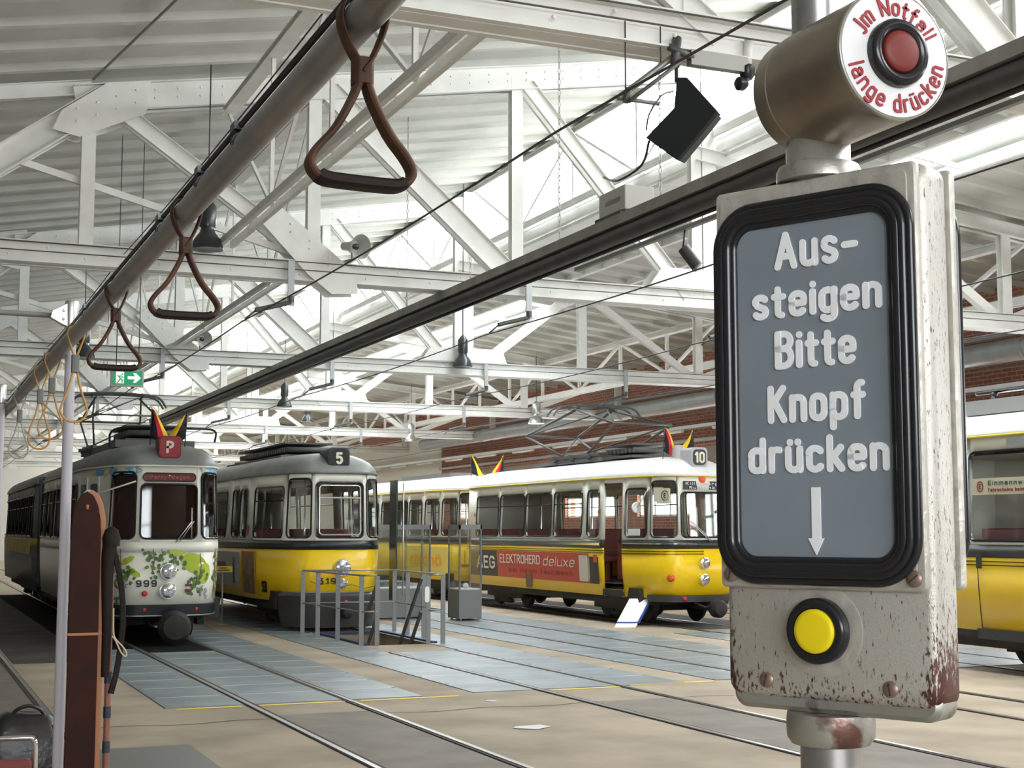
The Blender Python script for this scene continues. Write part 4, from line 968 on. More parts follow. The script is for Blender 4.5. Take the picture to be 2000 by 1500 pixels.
def resistors(root, cx, y0, y1, z, name='roof_resistor'):
    mb = MB(); mb.box(cx-.45, cx+.45, y0, y1, z, z+.05); mb.box(cx-.45, cx+.45, y0, y1, z+.24, z+.27); k = y0
    while k < y1: mb.tube([(cx-.42, k, z+.14), (cx+.42, k, z+.14)], .05, 8); k += .16
    mb.build(name, mat('pantograph_steel', (.10, .10, .095)), root)
def flag(root_pos, lean, cols, label, h=.62, fd=-1):
    x, y, z = root_pos; t = thing('pennant', label, 'flag', root_pos)
    tip = Vector((x+lean, y, z+h)); b = Vector((x, y, z)); MB().tube([b, tip], .008, 8).build('pole', black_m, t)
    # limp flag hanging from the upper half of its stick, in three stripes
    n = len(cols); mb = MB(); mb.mats = list(cols); H = h*.78; D = (tip-b).normalized()
    for j in range(n):
        mb.cur = j; rows = 9
        for i in range(rows):
            q = []
            for (ii, jj) in ((i, j), (i+1, j), (i+1, j+1), (i, j+1)):
                u = ii/rows; v = jj/n                      # u down the stick, v away from the stick
                p = tip - D*(u*H*.95) + Vector((fd*(v*(.03+.36*u)), .035*sin(u*6+v*4), -v*h*.20*(.3+u)))
                q.append(p)
            mb.add(q, [(0, 1, 2, 3)], True)
    o = mb.build('cloth', None, t, weld=True); sol(o, .004); return t
fb, fr_, fy = mat('flag_black', (.012, .012, .015), .8), mat('flag_red', (.72, .015, .04), .7), mat('flag_gold', (.92, .62, .02), .7)
# ---------------------------------------------------------------- painted party tram 999
t999 = thing('tram_car', 'cream tram with painted vines, number 999 and a red P sign on its grey roof', 'tram', (3.72, 21.75, 0), group=None)
shA = Shell(3.72, 21.75, 9.6)
brown_in = mat('brown_curtain', (.12, .05, .035), .8)
tram_body(t999, shA, (tram_cream, tram_cream, tram_cream), [(.55, .62)][:0] + [(2.45, 3.45), (3.6, 4.75), (4.9, 6.05), (6.2, 7.35), (7.5, 8.6)], roofm=tram_grey, glass=pane_dark, inner=True, front_top=2.38, eave=tram_cream)
# front door leaves on its left side (two narrow panes)
for b0 in (.98, 1.55):
    a, b = sorted((shA.s_of_b(b0, -1), shA.s_of_b(b0+.42, -1)))
    d = MB(); band_pane(shA, d, (a, b, .55, 2.52, .02)); 
    d = MB(); P_ = [shA.at(a, .56, .012), shA.at(b, .56, .012), shA.at(b, 2.52, .012), shA.at(a, 2.52, .012)]; d.add(P_, [(0, 1, 2, 3)]); do = d.build('door', tram_cream, t999); sol(do, .02)
    window_parts(shA, do, (a+.07, b-.07, 1.75, 2.4, .05), mat('door_pane_dark', (.04, .04, .05), .15), rubber)
    d = MB(); P_ = [shA.at(s_, z, .025) for s_, z in ((a+.07, 1.75), (b-.07, 1.75), (b-.07, 2.4), (a+.07, 2.4))]; d.add(P_, [(0, 1, 2, 3)]); d.build('door_pane', MATS['door_pane_dark'], do)
    d = MB(); P_ = [shA.at(s_, z, .025) for s_, z in ((a+.07, .8), (b-.07, .8), (b-.07, 1.35), (a+.07, 1.35))]; d.add(P_, [(0, 1, 2, 3)]); d.build('door_panel', dark_in, do)
MB().box(3.72-.7, 3.72+.7, 22.55, 22.6, .72, 2.58).build('cab_curtain', brown_in, t999)
MB().box(3.72-.34, 3.72+.34, 22.1, 22.45, .8, 1.62).build('driver_desk', mat('driver_desk', (.05, .02, .02), .6), t999, bevel=.05)
nose_strip(shA, t999, 'bumper', black_m, .44, .60, 1.15, .035)
nose_strip(shA, t999, 'bumper_edge', alu, .43, .445, 1.15, .045)
lamp(t999, shA, 0, 1.085, .125); lamp(t999, shA, 0, .80, .125)
for s_ in (-.33, .44): small_lamp(t999, shA, s_, .53, .028, red_m, 'reflector')
small_lamp(t999, shA, -.33, .765, .035, red_m, 'tail_light')
mb = MB(); 
for z in (.80, .88): mb.beam(shA.at(.26, z, .012), shA.at(.36, z, .012), .012, .035)
mb.build('socket_plate', mat('maroon_socket', (.16, .02, .03), .4), t999)
mp_front = lambda sh, o=.006: (lambda x, y, d: sh.at(x, y, o + d))
mb = MB(); write(mb, '999', -.46, -.16, .86, .105, .011, mp_front(shA), 0, .004, .35); mb.build('fleet_number', black_m, t999)
mb = MB()
pts = rrect(-.39, .39, 2.425, 2.545, .055, 5); mb.add([shA.at(a, b, .02) for a, b in pts], [list(range(len(pts)))]); db = mb.build('destination_panel', mat('maroon_board', (.16, .022, .018), .35), t999)
mb = MB(); mb.tube([shA.at(a, b, .018) for a, b in pts], .009, 6, closed=True); mb.build('panel_rim', rubber, db)
mb = MB(); write(mb, 'Party-Wagen', -.29, .29, 2.455, .062, .006, mp_front(shA, .022), 0, .003, .3); mb.build('destination_text', mat('faded_red_text', (.42, .10, .08), .5), db)
number_box(t999, 3.72, 21.84, 2.77, 'P', .34, .34, mat('maroon_box', (.20, .015, .02), .35), mat('crimson_face', (.34, .02, .03), .3), mat('pale_letter', (.75, .66, .58), .5))
wiper(t999, shA, .10, 1.52, .33, 1.83); mirror(t999, shA, -.50, 2.42, -.62, .35, -.22)
# painted vines, grapes and a sunny patch
leafA, leafB, leafC, grape, stemm = mat('vine_leaf', (.16, .26, .045), .5), mat('pale_leaf', (.46, .56, .04), .5), mat('dark_leaf', (.07, .15, .035), .5), mat('grape_grey', (.26, .25, .30), .5), mat('vine_stem', (.17, .09, .05), .5)
def blob(mb, sh, s_, z, rx, rz, rot=0, pts=9, o=.007, spiky=.28):
    c_ = []
    for k in range(pts*2):
        t = 2*pi*k/(pts*2); rr = 1 if k % 2 == 0 else 1-spiky; x, y = rx*rr*cos(t), rz*rr*sin(t); c_.append(sh.at(s_ + x*cos(rot)-y*sin(rot), z + x*sin(rot)+y*cos(rot), o))
    mb.add([sh.at(s_, z, o+.0005)] + c_, [(0, 1+k, 1+(k+1) % (pts*2)) for k in range(pts*2)])
rg = random.Random(3)
m1, m2, m3, m4, m5 = MB(), MB(), MB(), MB(), MB()
blob(m2, shA, .40, 1.20, .22, .14, -.5, 16, .006, .02); blob(m2, shA, .56, 1.05, .12, .16, -.2, 14, .0062, .02)
for s_, z, hgt in ((-1.02, 1.40, .55), (-.72, 1.42, .62), (-.22, 1.42, .35), (-.10, 1.42, .18), (.48, 1.35, .4), (-1.5, 1.4, .7), (.86, 1.42, .75), (1.02, 1.42, .55)):
    m5.tube([shA.at(s_, z, .007), shA.at(s_+.02, z-hgt*.5, .007), shA.at(s_-.01, z-hgt, .007)], .006, 5)
cl = [(-1.02, 1.18), (-.98, 1.0), (-.78, 1.2), (-.66, 1.12), (-.72, .96), (-.88, 1.0), (-.58, 1.02), (-.30, 1.33), (-.16, 1.28), (-.06, 1.16), (-.26, 1.1), (.02, 1.3), (.15, 1.2), (.42, 1.04), (.46, .92), (.38, .84), (.52, 1.0), (-1.1, .82), (-1.35, 1.15), (-1.4, .9), (-.8, .66), (.88, 1.3), (.92, 1.1), (.95, .85), (1.08, 1.0), (1.05, .75), (.85, .95)]
for s_, z in cl:
    for k in range(9): blob(m1 if rg.random() < .5 else m3, shA, s_ + rg.uniform(-.10, .10), z + rg.uniform(-.11, .09), rg.uniform(.022, .042), rg.uniform(.022, .04), rg.uniform(0, 3), 5, .0085 + rg.random()*.002)
for s_, z in ((-.84, 1.34), (-.6, 1.25), (-.5, 1.08), (.12, 1.36), (-1.2, 1.3)): blob(m2, shA, s_, z, .13, .05, rg.uniform(-.7, .7), 7, .0065, .15)
for s_, z in ((-.62, .98), (.50, .84), (.62, .8), (-1.2, .95), (.97, .62)):
    for k in range(14): blob(m4, shA, s_+rg.uniform(-.05, .05)*(1-k/20), z-k*.011+.02, .014, .014, 0, 5, .0095, .02)
m1.build('painted_leaves', leafA, t999); m2.build('painted_pale_leaves', leafB, t999); m3.build('painted_dark_leaves', leafC, t999); m4.build('painted_grapes', grape, t999); m5.build('painted_stems', stemm, t999)
mb = MB()
for s_, z, rx in ((-.62, 2.58, .22), (-1.0, 2.57, .2), (.72, 2.59, .2), (.98, 2.58, .16), (-1.6, 2.57, .22)): blob(mb, shA, s_, z, rx, .055, 0, 12, .004, .1)
mb.build('painted_sky', mat('painted_sky_blue', (.13, .42, .68), .5), t999)
mb = MB()
for s_, z in ((-.82, 2.6), (-1.3, 2.57), (-1.9, 2.56)): blob(mb, shA, s_, z, .13, .05, .5, 8, .0045, .2)
mb.build('painted_sunshine', mat('painted_yellow', (.72, .66, .30), .5), t999)
tail_coupler(t999, 3.80, 21.62, .28, .24)
# roof gear
mb = MB(); mb.box(3.1, 4.34, 23.2, 27.4, 3.0, 3.12); mb.build('roof_platform', mat('grey_platform', (.16, .165, .16), .6), t999)
resistors(t999, 3.72, 23.3, 25.0, 3.10)
pantograph(t999, 3.62, 26.9, 3.16, 4.16, .95, .55, 3.72, .85, .6)
mb = MB(); mb.tube(smoothp([(3.0, 23.0, 2.98), (3.0, 22.95, 3.22), (3.3, 22.9, 3.3), (4.2, 22.9, 3.3), (4.6, 22.95, 3.28), (4.62, 23.0, 3.1)], 4), .018, 6); mb.build('roof_rail', rubber, t999)
# rear section and bellows
shA2 = Shell(3.72, 32.0, 8.6, rear='flat'); shA2.half = [(0, 0), (1.0, .01), (1.1, .1), (1.1, 8.48), (1.02, 8.59), (0, 8.6)]; shA2.cum = [0]
for p, q in zip(shA2.half[:-1], shA2.half[1:]): shA2.cum.append(shA2.cum[-1] + math.hypot(q[0]-p[0], q[1]-p[1]))
mb = MB()
for k in range(7): mb.box(2.72, 4.72, 31.3+k*.1, 31.34+k*.1, .6, 2.8); mb.box(2.78, 4.66, 31.34+k*.1, 31.4+k*.1, .65, 2.76)
mb.build('bellows', rubber, t999)
tram_body(t999, shA2, (mat('dark_green_grey', (.13, .14, .12), .4), mat('ochre_band', (.50, .38, .06), .4), mat('olive_grey', (.20, .21, .19), .4)), [(.3+1.2*k, 1.35+1.2*k) for k in range(7)], front=False, roofm=tram_grey, glass=pane_dark, inner=False)
mb = MB()
for k in range(5): mb.box(2.60, 2.615, 32.4+1.5*k, 33.7+1.5*k, 1.18, 1.50)
mb.build('yellow_panel', mat('muted_yellow', (.55, .42, .05), .5), t999)
flag((3.50, 22.35, 2.95), .02, (fb, fr_, fy), 'small black red and gold flag left of the red P sign', .62, 1)
flag((4.02, 22.3, 2.95), .03, (fb, fy), 'small black and yellow flag right of the red P sign', .56, -1)
# ---------------------------------------------------------------- yellow tram, route 5
t5 = thing('tram_car', 'yellow and cream tram with grey roof, route number 5, behind the stair railing', 'tram', (6.87, 23.5, 0))
sh5 = Shell(6.87, 23.5, 10.5)
tram_body(t5, sh5, (tram_yellow, black_m, tram_cream), [(.60, 1.80), (2.30, 2.85), (2.95, 3.5), (4.0, 5.3), (5.45, 6.75), (6.9, 8.2)], roofm=tram_grey, front_top=2.5, eave=mat('dark_grey_gutter', (.12, .12, .12), .5), bars=True)
mb = MB(); mb.tube([sh5.at(a, b, .018) for a, b in rrect(-.36, .36, 1.62, 2.45, .06)], .012, 6, closed=True); mb.tube([sh5.at(-.36+.09*k, 2.24, .018) for k in range(9)], .016, 6); mb.build('windscreen_frame', alu, t5)
mb = MB(); band(sh5, mb, .06, .62, [], .0); 
mb = MB(); pts = [-1.25 + 2.5*k/40 for k in range(41)]
mb.loft([[sh5.at(s_, .66, .012) for s_ in pts], [sh5.at(s_, .60, .07) for s_ in pts], [sh5.at(s_, .35, .09) for s_ in pts], [sh5.at(s_, .08, .05) for s_ in pts], [sh5.at(s_, .06, -.05) for s_ in pts]], cap=False, closed=False)
o = mb.build('plough_skirt', mat('dark_skirt', (.055, .055, .055), .3), t5); sol(o, .02)
nose_strip(sh5, t5, 'bumper_edge', galv, .645, .665, 1.2, .03)
lamp(t5, sh5, .04, 1.07, .145); small_lamp(t5, sh5, .06, .80, .07, lens_m, 'fog_light', .04); small_lamp(t5, sh5, .10, .50, .035, red_m, 'tail_light', .1)
mb = MB(); write(mb, '519', -.36, -.06, .79, .11, .011, mp_front(sh5), 0, .004, .35); mb.build('fleet_number', black_m, t5)
number_box(t5, 6.87, 23.62, 2.73, '5', .38, .37, mat('charcoal_box', (.05, .055, .055), .4), black_m, mat('cream_numeral', (.80, .76, .62), .5), .55)
a, b = sorted((sh5.s_of_b(1.95, -1), sh5.s_of_b(2.55, -1)))
def side_poly(sh, root, name, m, b0, b1, z0, z1, o=.008, n=6, side=-1):
    a, b = sorted((sh.s_of_b(b0, side), sh.s_of_b(b1, side))); mb = MB()
    mb.loft([[sh.at(a+(b-a)*k/n, z0+(z1-z0)*j, o) for k in range(n+1)] for j in (0, .5, 1)], cap=False, closed=False); return mb.build(name, m, root)
pp = side_poly(sh5, t5, 'poster', mat('poster_brown', (.12, .09, .06), .5, col2=(.35, .22, .12), nscale=7), 1.72, 2.5, .58, 1.28)
side_poly(sh5, pp, 'poster_margin', mat('poster_orange', (.60, .33, .04), .5), 1.62, 2.6, .53, 1.33, .006)
side_poly(sh5, pp, 'poster_header', mat('poster_red', (.45, .10, .05), .5), 1.72, 2.5, 1.24, 1.31, .010)
pw = side_poly(sh5, t5, 'advert_panel', mat('grey_white_advert', (.50, .50, .46), .5), 2.75, 6.4, .66, 1.30)
side_poly(sh5, pw, 'advert_bottle', mat('bottle_blue', (.08, .08, .12), .5), 3.15, 3.3, .72, 1.2, .012); side_poly(sh5, pw, 'advert_lettering', mat('dull_red', (.30, .08, .06), .5), 3.9, 5.6, .98, 1.10, .012)
mb = MB(); s_c = sh5.s_of_b(1.28, -1); write(mb, 'SSB', s_c-.11, s_c+.11, .62, .20, .014, mp_front(sh5), 0, .004, .12); mb.build('emblem', black_m, t5)
side_poly(sh5, t5, 'red_marker', red_m, 2.05, 2.13, 1.6, 1.78, .012)
resistors(t5, 6.87, 25.6, 29.5, 3.02); mb = MB(); mb.box(6.3, 7.44, 25.4, 30, 2.96, 3.04); mb.build('roof_platform', MATS['grey_platform'], t5)
mb = MB(); mb.box(7.84, 7.87, 23.45, 23.80, .5, 2.55); d5 = mb.build('open_door', mat('dark_green_door', (.03, .045, .04), .4), t5); MB().tube([(7.92, 23.3, .6), (7.92, 23.3, 2.5)], .014, 6).build('door_handle', alu, d5)
tail_coupler(t5, 6.95, 23.42, .32, .10)
# ---------------------------------------------------------------- tram number 10
t10 = thing('tram_car', 'yellow and white tram with route number 10 and a long red cooker advertisement', 'tram', (13.1, 22.1, 0))
sh10 = Shell(13.1, 22.1, 9.35)
tram_body(t10, sh10, (tram_yellow, mat('belt_dark', (.03, .032, .035), .35), tram_cream), [(.56, 1.14), (1.98, 2.45), (2.68, 3.96), (4.09, 5.37), (5.42, 6.75), (6.84, 8.14)], doors=((-1, 1.24, 1.82),), roofm=tram_white, front_top=2.36, eave=mat('yellow_gutter', (.80, .62, .05), .4), stripes=True)
nose_strip(sh10, t10, 'bumper', mat('dark_skirt', (.055, .055, .055)), .44, .56, 1.15, .035)
lamp(t10, sh10, .0, 1.12, .10); lamp(t10, sh10, .0, .83, .10)
small_lamp(t10, sh10, -.62, .86, .055, mat('amber_red', (.62, .10, .02), .3), 'indicator', .12)
small_lamp(t10, sh10, -.38, .50, .035, red_m, 'tail_light', .08); small_lamp(t10, sh10, .02, 2.60, .06, mat('orange_disc', (.85, .10, .02), .5), 'top_marker', .02)
mb = MB(); mb.add([sh10.at(a, b, .018) for a, b in rrect(-.38, .42, 2.41, 2.56, .01, 2)], [list(range(12))]); db = mb.build('destination_panel', black_m, t10)
mb = MB(); write(mb, 'Killesberg', -.33, .33, 2.49, .055, .006, mp_front(sh10, .02), 0, .003, .3); mb.build('destination_text', mat('pale_text', (.6, .62, .62), .5), db); mb = MB(); write(mb, 'Ruhbank', -.26, .26, 2.42, .05, .006, mp_front(sh10, .02), 0, .003, .3); mb.build('destination_text', mat('pale_text', (.6, .62, .62), .5), db)
number_box(t10, 13.12, 22.24, 2.81, '10', .34, .36, mat('pale_grey_route_box', (.50, .50, .52), .4), black_m, mat('cream_numeral', (.80, .76, .62)), .45, .78)
wiper(t10, sh10, .12, 1.50, -.28, 1.85)
MB().lathe([(.13, 0), (.12, .15), (.09, .24), (.03, .26)], (12.98, 22.75, 2.98), (0, 0, 1), 20).build('roof_horn', mat('pale_grey_route_box', (.5, .5, .52)), t10)
# advert on the left side
def side_mp(sh, side, bref, o=.010):   # x to the right along the side as seen from outside
    s0_ = sh.s_of_b(bref, side); return lambda x, y, d: sh.at(s0_ + x, y, o + d)
ad = side_poly(sh10, t10, 'advert_panel', mat('advert_red', (.62, .085, .055), .5), 2.35, 6.85, .70, 1.26, .010, 30)
side_poly(sh10, ad, 'advert_end', mat('advert_black', (.06, .055, .045), .5), 6.86, 8.6, .70, 1.26, .010, 12)
side_poly(sh10, ad, 'advert_end', MATS['advert_black'], 1.98, 2.34, .70, 1.20, .010, 3)
wm = mat('advert_white', (.80, .78, .70), .5); mb = MB(); mp = side_mp(sh10, -1, 8.6, .011)
write(mb, 'AEG', 8.6-8.05, 8.6-7.0, .86, .28, .024, mp, 0, .003, .2); mb.build('advert_lettering', wm, ad); mb = MB(); write(mb, 'ELEKTROHERD', 8.6-6.70, 8.6-4.60, 1.00, .19, .014, mp, 0, .003, .22)
mb.build('advert_lettering', wm, ad); mb = MB()
slant = lambda x, y, d: mp(x + (y-1.0)*.35, y, d)
write(mb, 'deluxe', 8.6-4.45, 8.6-3.0, .985, .20, .010, slant, 0, .003, .18); mb.build('advert_lettering', wm, ad)
mb = MB(); write(mb, 'bei Ihrem Fachmann'.replace('I', 'i').replace('F', 'f'), 8.6-6.2, 8.6-3.1, .82, .10, .007, mp, 0, .003, .3); mb.build('advert_small_lettering', mat('dark_red_text', (.30, .05, .04), .5), ad)
side_poly(sh10, ad, 'advert_cooker', mat('cooker_white', (.74, .70, .60), .5), 2.40, 2.78, .73, 1.22, .013, 3); side_poly(sh10, ad, 'advert_cooker_side', mat('cooker_shade', (.45, .42, .36), .5), 2.32, 2.40, .77, 1.17, .013, 2)
side_poly(sh10, t10, 'red_box', mat('amber_red', (.62, .1, .02)), 1.98, 2.12, 1.10, 1.24, .03, 2); side_poly(sh10, t10, 'steel_hatch', mat('rusty_hatch', (.18, .12, .10), .6), 5.05, 5.35, .52, .80, .02, 2)
MB().beam((12.0, 22.1+1.9, 1.44), (12.0, 22.1+8.2, 1.44), .03, .05).build('guide_rail', chrome, t10)
for b in (1.90, 8.2): side_poly(sh10, t10, 'orange_reflector', mat('amber_red', (.62, .1, .02)), b, b+.10, 2.0, 2.07, .02, 1)
# windscreen stickers
st = side_poly(sh10, t10, 'round_notice', mat('notice_cream', (.66, .62, .48), .5), .22, .42, 2.2, 2.45, -.012, 2)
mb = MB(); P_ = sh10.at(-.66, 2.33, .03)
s2 = .5*( .50 + abs(sh10.s_of_b(.44, -1)))
nm = MB(); nm.add([sh10.at(-s2+a, z, -.010) for a, z in rrect(-.17, .13, 2.16, 2.44, .03)], [list(range(24))]); no = nm.build('window_notice', MATS['notice_cream'], t10)
nm = MB(); write(nm, 'E', -s2-.005, -s2+.045, 2.26, .09, .008, lambda x, y, d: sh10.at(x, y, -.009+d), 0, .002); capsules(nm, [(-s2+.02+.07*cos(radians(a)), 2.305+.085*sin(radians(a))) for a in range(0, 361, 24)], .006, lambda x, y, d: sh10.at(x, y, -.009+d), 0, .002); nm.build('notice_sign', black_m, no)
side_poly(sh10, t10, 'entry_notice', mat('white_notice', (.75, .76, .72), .5), .72, 1.05, 1.6, 1.72, .012, 2)
MB().box(12.32, 12.36, 23.45, 23.9, .8, 1.45).build('red_partition', mat('partition_red', (.25, .05, .04), .5), t10)
MB().box(12.02, 12.5, 23.35, 23.92, .50, .62).build('door_step', under_m, t10)
mirror(t10, sh10, sh10.s_of_b(.50, -1)-.0, 2.45, -.06, .35, -.35)
tail_coupler(t10, 13.25, 21.95, .33, .16)
pantograph(t10, 13.1, 26.4, 3.18, 4.22, 2.1, .62, 3.72, 1.0, .8, pr_=.027)
resistors(t10, 13.1, 23.9, 25.1, 3.06); mb = MB(); mb.box(12.6, 13.6, 25.2, 28.2, 3.04, 3.12); mb.build('roof_platform', MATS['grey_platform'], t10)
flag((12.66, 22.75, 2.95), .05, (fb, fr_, fy), 'black red and gold flag at the left of the route number 10 box', .62, 1)
flag((13.22, 22.65, 2.95), .03, (fb, fy), 'black and yellow flag at the right of the route number 10 box', .58, -1)
# ---------------------------------------------------------------- coupled car behind it
tb = thing('tram_car', 'yellow and white tram coupled behind tram number 10, partly hidden by the glass cases', 'tram', (13.1, 31.6, 0))
shB = Shell(13.1, 31.6, 11)
tram_body(tb, shB, (tram_yellow, mat('belt_dark', (.03, .032, .035)), tram_cream), [(.55, 1.2), (1.35, 2.1), (2.35, 3.3), (3.45, 4.4), (4.55, 5.6), (5.9, 7.2), (7.4, 8.7)], roofm=tram_white, eave=MATS['yellow_gutter'])
ad = side_poly(shB, tb, 'advert_panel', mat('pale_yellow_advert', (.72, .60, .16), .5), .9, 3.4, .62, 1.3, .01, 10); mb = MB(); mp = side_mp(shB, -1, 3.4, .012)
write(mb, 'nördlö'.replace('l', 'h'), .3, 2.2, .82, .32, .03, mp, 0, .003, .2); mb.build('advert_lettering', mat('orange_lettering', (.78, .36, .03), .5), ad)
flag((12.68, 32.2, 2.9), -.03, (fb, fy), 'black and yellow flag on the far coupled tram, left one of the far pair', .62, 1)
flag((13.48, 32.2, 2.9), .03, (fb, fr_, fy), 'black red and gold flag on the far coupled tram, right one of the far pair', .62, -1)
mb = MB(); mb.box(12.6, 13.6, 33.5, 37.2, 2.98, 3.12); mb.build('roof_platform', MATS['grey_platform'], tb)
# ---------------------------------------------------------------- one-man tram at far right
tr = thing('tram_car', 'yellow tram at the right edge with white roof and a one-man car window board', 'tram', (13.1, 10.0, 0))
shR = Shell(13.1, 5.6, 9.2, rear='flat')
tram_body(tr, shR, (tram_yellow, mat('belt_dark', (.03, .032, .035)), tram_cream), [(.7, 1.8), (2.2, 3.5), (3.7, 5.0), (5.2, 6.5), (6.75, 8.36)], roofm=tram_white, eave=MATS['yellow_gutter'], stripes=True, bars=False, roof_top=3.16, skirt=True, ev=2.83)
side_poly(shR, tr, 'dark_sill', mat('dark_skirt', (.055, .055, .055)), 1.0, 8.3, .40, .52, .02, 16)
bd = side_poly(shR, tr, 'window_board', mat('board_cream', (.62, .56, .42), .5), 6.80, 8.30, 2.12, 2.32, .012, 4)
mb = MB(); mp = side_mp(shR, -1, 8.30, .014); write(mb, 'Einmannwagen', .28, 1.15, 2.23, .06, .006, mp, 0, .002, .3); mb.build('board_lettering', mat('board_green', (.05, .16, .14), .5), bd)
mb = MB(); write(mb, 'Fahrscheine beim Fahrer', .28, 1.15, 2.155, .045, .0045, mp, 0, .002, .3); capsules(mb, [(.14+.05*cos(radians(a)), 2.22+.06*sin(radians(a))) for a in range(0, 361, 30)], .006, mp, 0, .002); write(mb, 'E', .12, .16, 2.19, .06, .005, mp, 0, .002); mb.build('board_small_lettering', mat('board_maroon', (.26, .05, .05), .5), bd)
vt = side_poly(shR, tr, 'air_vent', galv, 7.35, 7.7, 2.69, 2.78, .02, 3)
side_poly(shR, tr, 'door_latch', mat('dark_skirt', (.055, .055, .055)), 8.12, 8.22, 1.24, 1.42, .03, 2)
side_poly(shR, tr, 'panel_seam', black_m, 8.22, 8.235, .52, 1.3, .004, 1)
mb = MB(); mb.box(12.3, 13.9, 6.2, 14.3, 3.12, 3.30); mb.build('roof_duct', mat('pale_roof_duct', (.42, .43, .43), .5), tr)
MB().tube([(12.5, 6.1, 3.42), (12.5, 14.3, 3.42)], .025, 8).build('roof_cable', rubber, tr)
mb = MB()
for k in range(5): mb.lathe([(.03, 0), (.05, .03), (.03, .06), (.05, .09), (.02, .11)], (12.5, 6.8+1.8*k, 3.30), (0, 0, 1), 10)
mb.build('roof_insulator', black_m, tr)
# ================================================================ stair railing round the pit
t = thing('stair_railing', 'grey steel railing with flat posts around the inspection pit stair', 'railing', (6.9, 21.8, 0))
gm = mat('grey_railing', (.24, .25, .255), .45, .4)
RL = [(6.20, 23.35), (6.25, 22.6), (6.29, 21.6), (6.33, 20.5)]; RR = [(7.74, 23.2), (7.70, 22.4), (7.64, 21.5), (7.58, 20.42)]
posts = [(6.20, 23.35), (6.25, 22.6), (6.29, 21.6), (6.33, 20.5), (6.56, 20.46), (7.36, 20.46), (7.58, 20.42), (7.74, 23.2), (7.70, 22.4), (7.66, 21.5)]
for x, y in posts: MB().box(x-.036, x+.036, y-.006, y+.006, 0, 1.02).build('post', gm, t)
for z, r in ((1.03, .014), (.50, .011)):
    for line in (RL, RR[::1], [(6.20, 23.35), (7.74, 23.15)], [(6.33, 20.5), (6.56, 20.46)], [(7.36, 20.46), (7.58, 20.42)]): MB().tube([(x, y, z) for x, y in line], r, 8).build('top_rail' if z > 1 else 'middle_rail', mat('rail_bar', (.30, .31, .33), .35, .6), t)
hr = mat('dark_handrail', (.09, .09, .095), .4)
for x, dz in ((6.62, 0), (7.3, 0)):
    for dd in (0, .5): MB().beam((x, 20.6, .98-dd), (x, 21.95, -.45-dd), .035, .05).build('handrail', hr, t)
mb = MB(); mb.tube([(6.27+.06*k, 23.2 - .4*k, .86 - .05*sin(pi*((k*.5) % 1))) for k in range(0, 7)], .006, 5); mb.build('safety_chain', chain_m, t)
mb = MB(); mb.tube([(6.9+.1*k, 20.44, .95 - .0*k) for k in range(2)], .001, 4)
MB().prism(rrect(-.035, .035, .62, .86, .035), ((7.33, 20.43, 0), (1, 0, 0), (0, 0, 1), (0, -1, 0)), 0, .004).build('white_tag', tram_white, t)
# glass showcases
def showcase(x, y, w_, d_, h_, base, label, items=1):
    t = thing('glass_showcase', label, 'display case', (x, y, 0)); gm2 = mat('case_grey', (.19, .195, .20), .5)
    mb = MB(); mb.box(x-w_/2, x+w_/2, y-d_/2, y+d_/2, .04, base); mb.build('base_cabinet', gm2, t, bevel=.006)
    MB().box(x-w_/2+.02, x+w_/2-.02, y-d_/2+.02, y+d_/2-.02, base, base+.02).build('display_floor', mat('white_notice', (.75, .76, .72)), t)
    mb = MB()
    for sx in (-1, 1):
        for sy in (-1, 1): mb.box(*sorted((x+sx*w_/2, x+sx*(w_/2-.03))), *sorted((y+sy*d_/2, y+sy*(d_/2-.03))), base, h_)
    mb.build('corner_post', gm2, t)
    mb = MB(); mb.box(x-w_/2, x+w_/2, y-d_/2, y+d_/2, h_-.09, h_); mb.build('top_panel', gm2, t)
    for k in (1, 2): MB().box(x-w_/2+.03, x+w_/2-.03, y-d_/2+.03, y+d_/2-.03, base+(h_-base)*k/3-.004, base+(h_-base)*k/3+.004).build('glass_shelf', case_glass, t)
    for nm, a in (('glass_front', (x-w_/2, x+w_/2, y-d_/2, y-d_/2+.005)), ('glass_back', (x-w_/2, x+w_/2, y+d_/2-.005, y+d_/2)), ('glass_side', (x-w_/2, x-w_/2+.005, y-d_/2, y+d_/2)), ('glass_side', (x+w_/2-.005, x+w_/2, y-d_/2, y+d_/2))):
        MB().box(*a, base+.005, h_-.09).build(nm, case_glass, t)
    for sx in (-1, 1):
        for sy in (-1, 1): MB().cyl((x+sx*(w_/2-.06), y+sy*(d_/2-.06), 0), (x+sx*(w_/2-.06), y+sy*(d_/2-.06), .05), .025, 10).build('foot', alu, t)
    return t
showcase(9.96, 25.65, .46, .6, 1.80, .58, 'tall narrow glass showcase with grey base, in front of tram number 10')
showcase(8.95, 26.6, 1.15, .5, 1.80, .58, 'wide glass showcase with grey base behind the stair railing')
showcase(9.75, 30.0, .9, .5, 1.80, .58, 'glass showcase with grey base standing farther back behind the two others')
t = thing('teapot', 'small white and black teapot on the floor of the narrow glass showcase', 'teapot', (9.96, 25.6, .60))
mb = MB(); mb.lathe([(.03, 0), (.055, .02), (.06, .05), (.04, .085), (.012, .10)], (9.96, 25.6, .60), (0, 0, 1), 20); mb.build('pot_body', tram_white, t); MB().tube([(9.91, 25.6, .63), (9.87, 25.6, .66), (9.86, 25.6, .68)], .012, 8).build('spout', black_m, t)
t = thing('ship_model', 'small dark model hanging on a stand in the narrow glass showcase', 'model', (9.98, 25.7, .99))
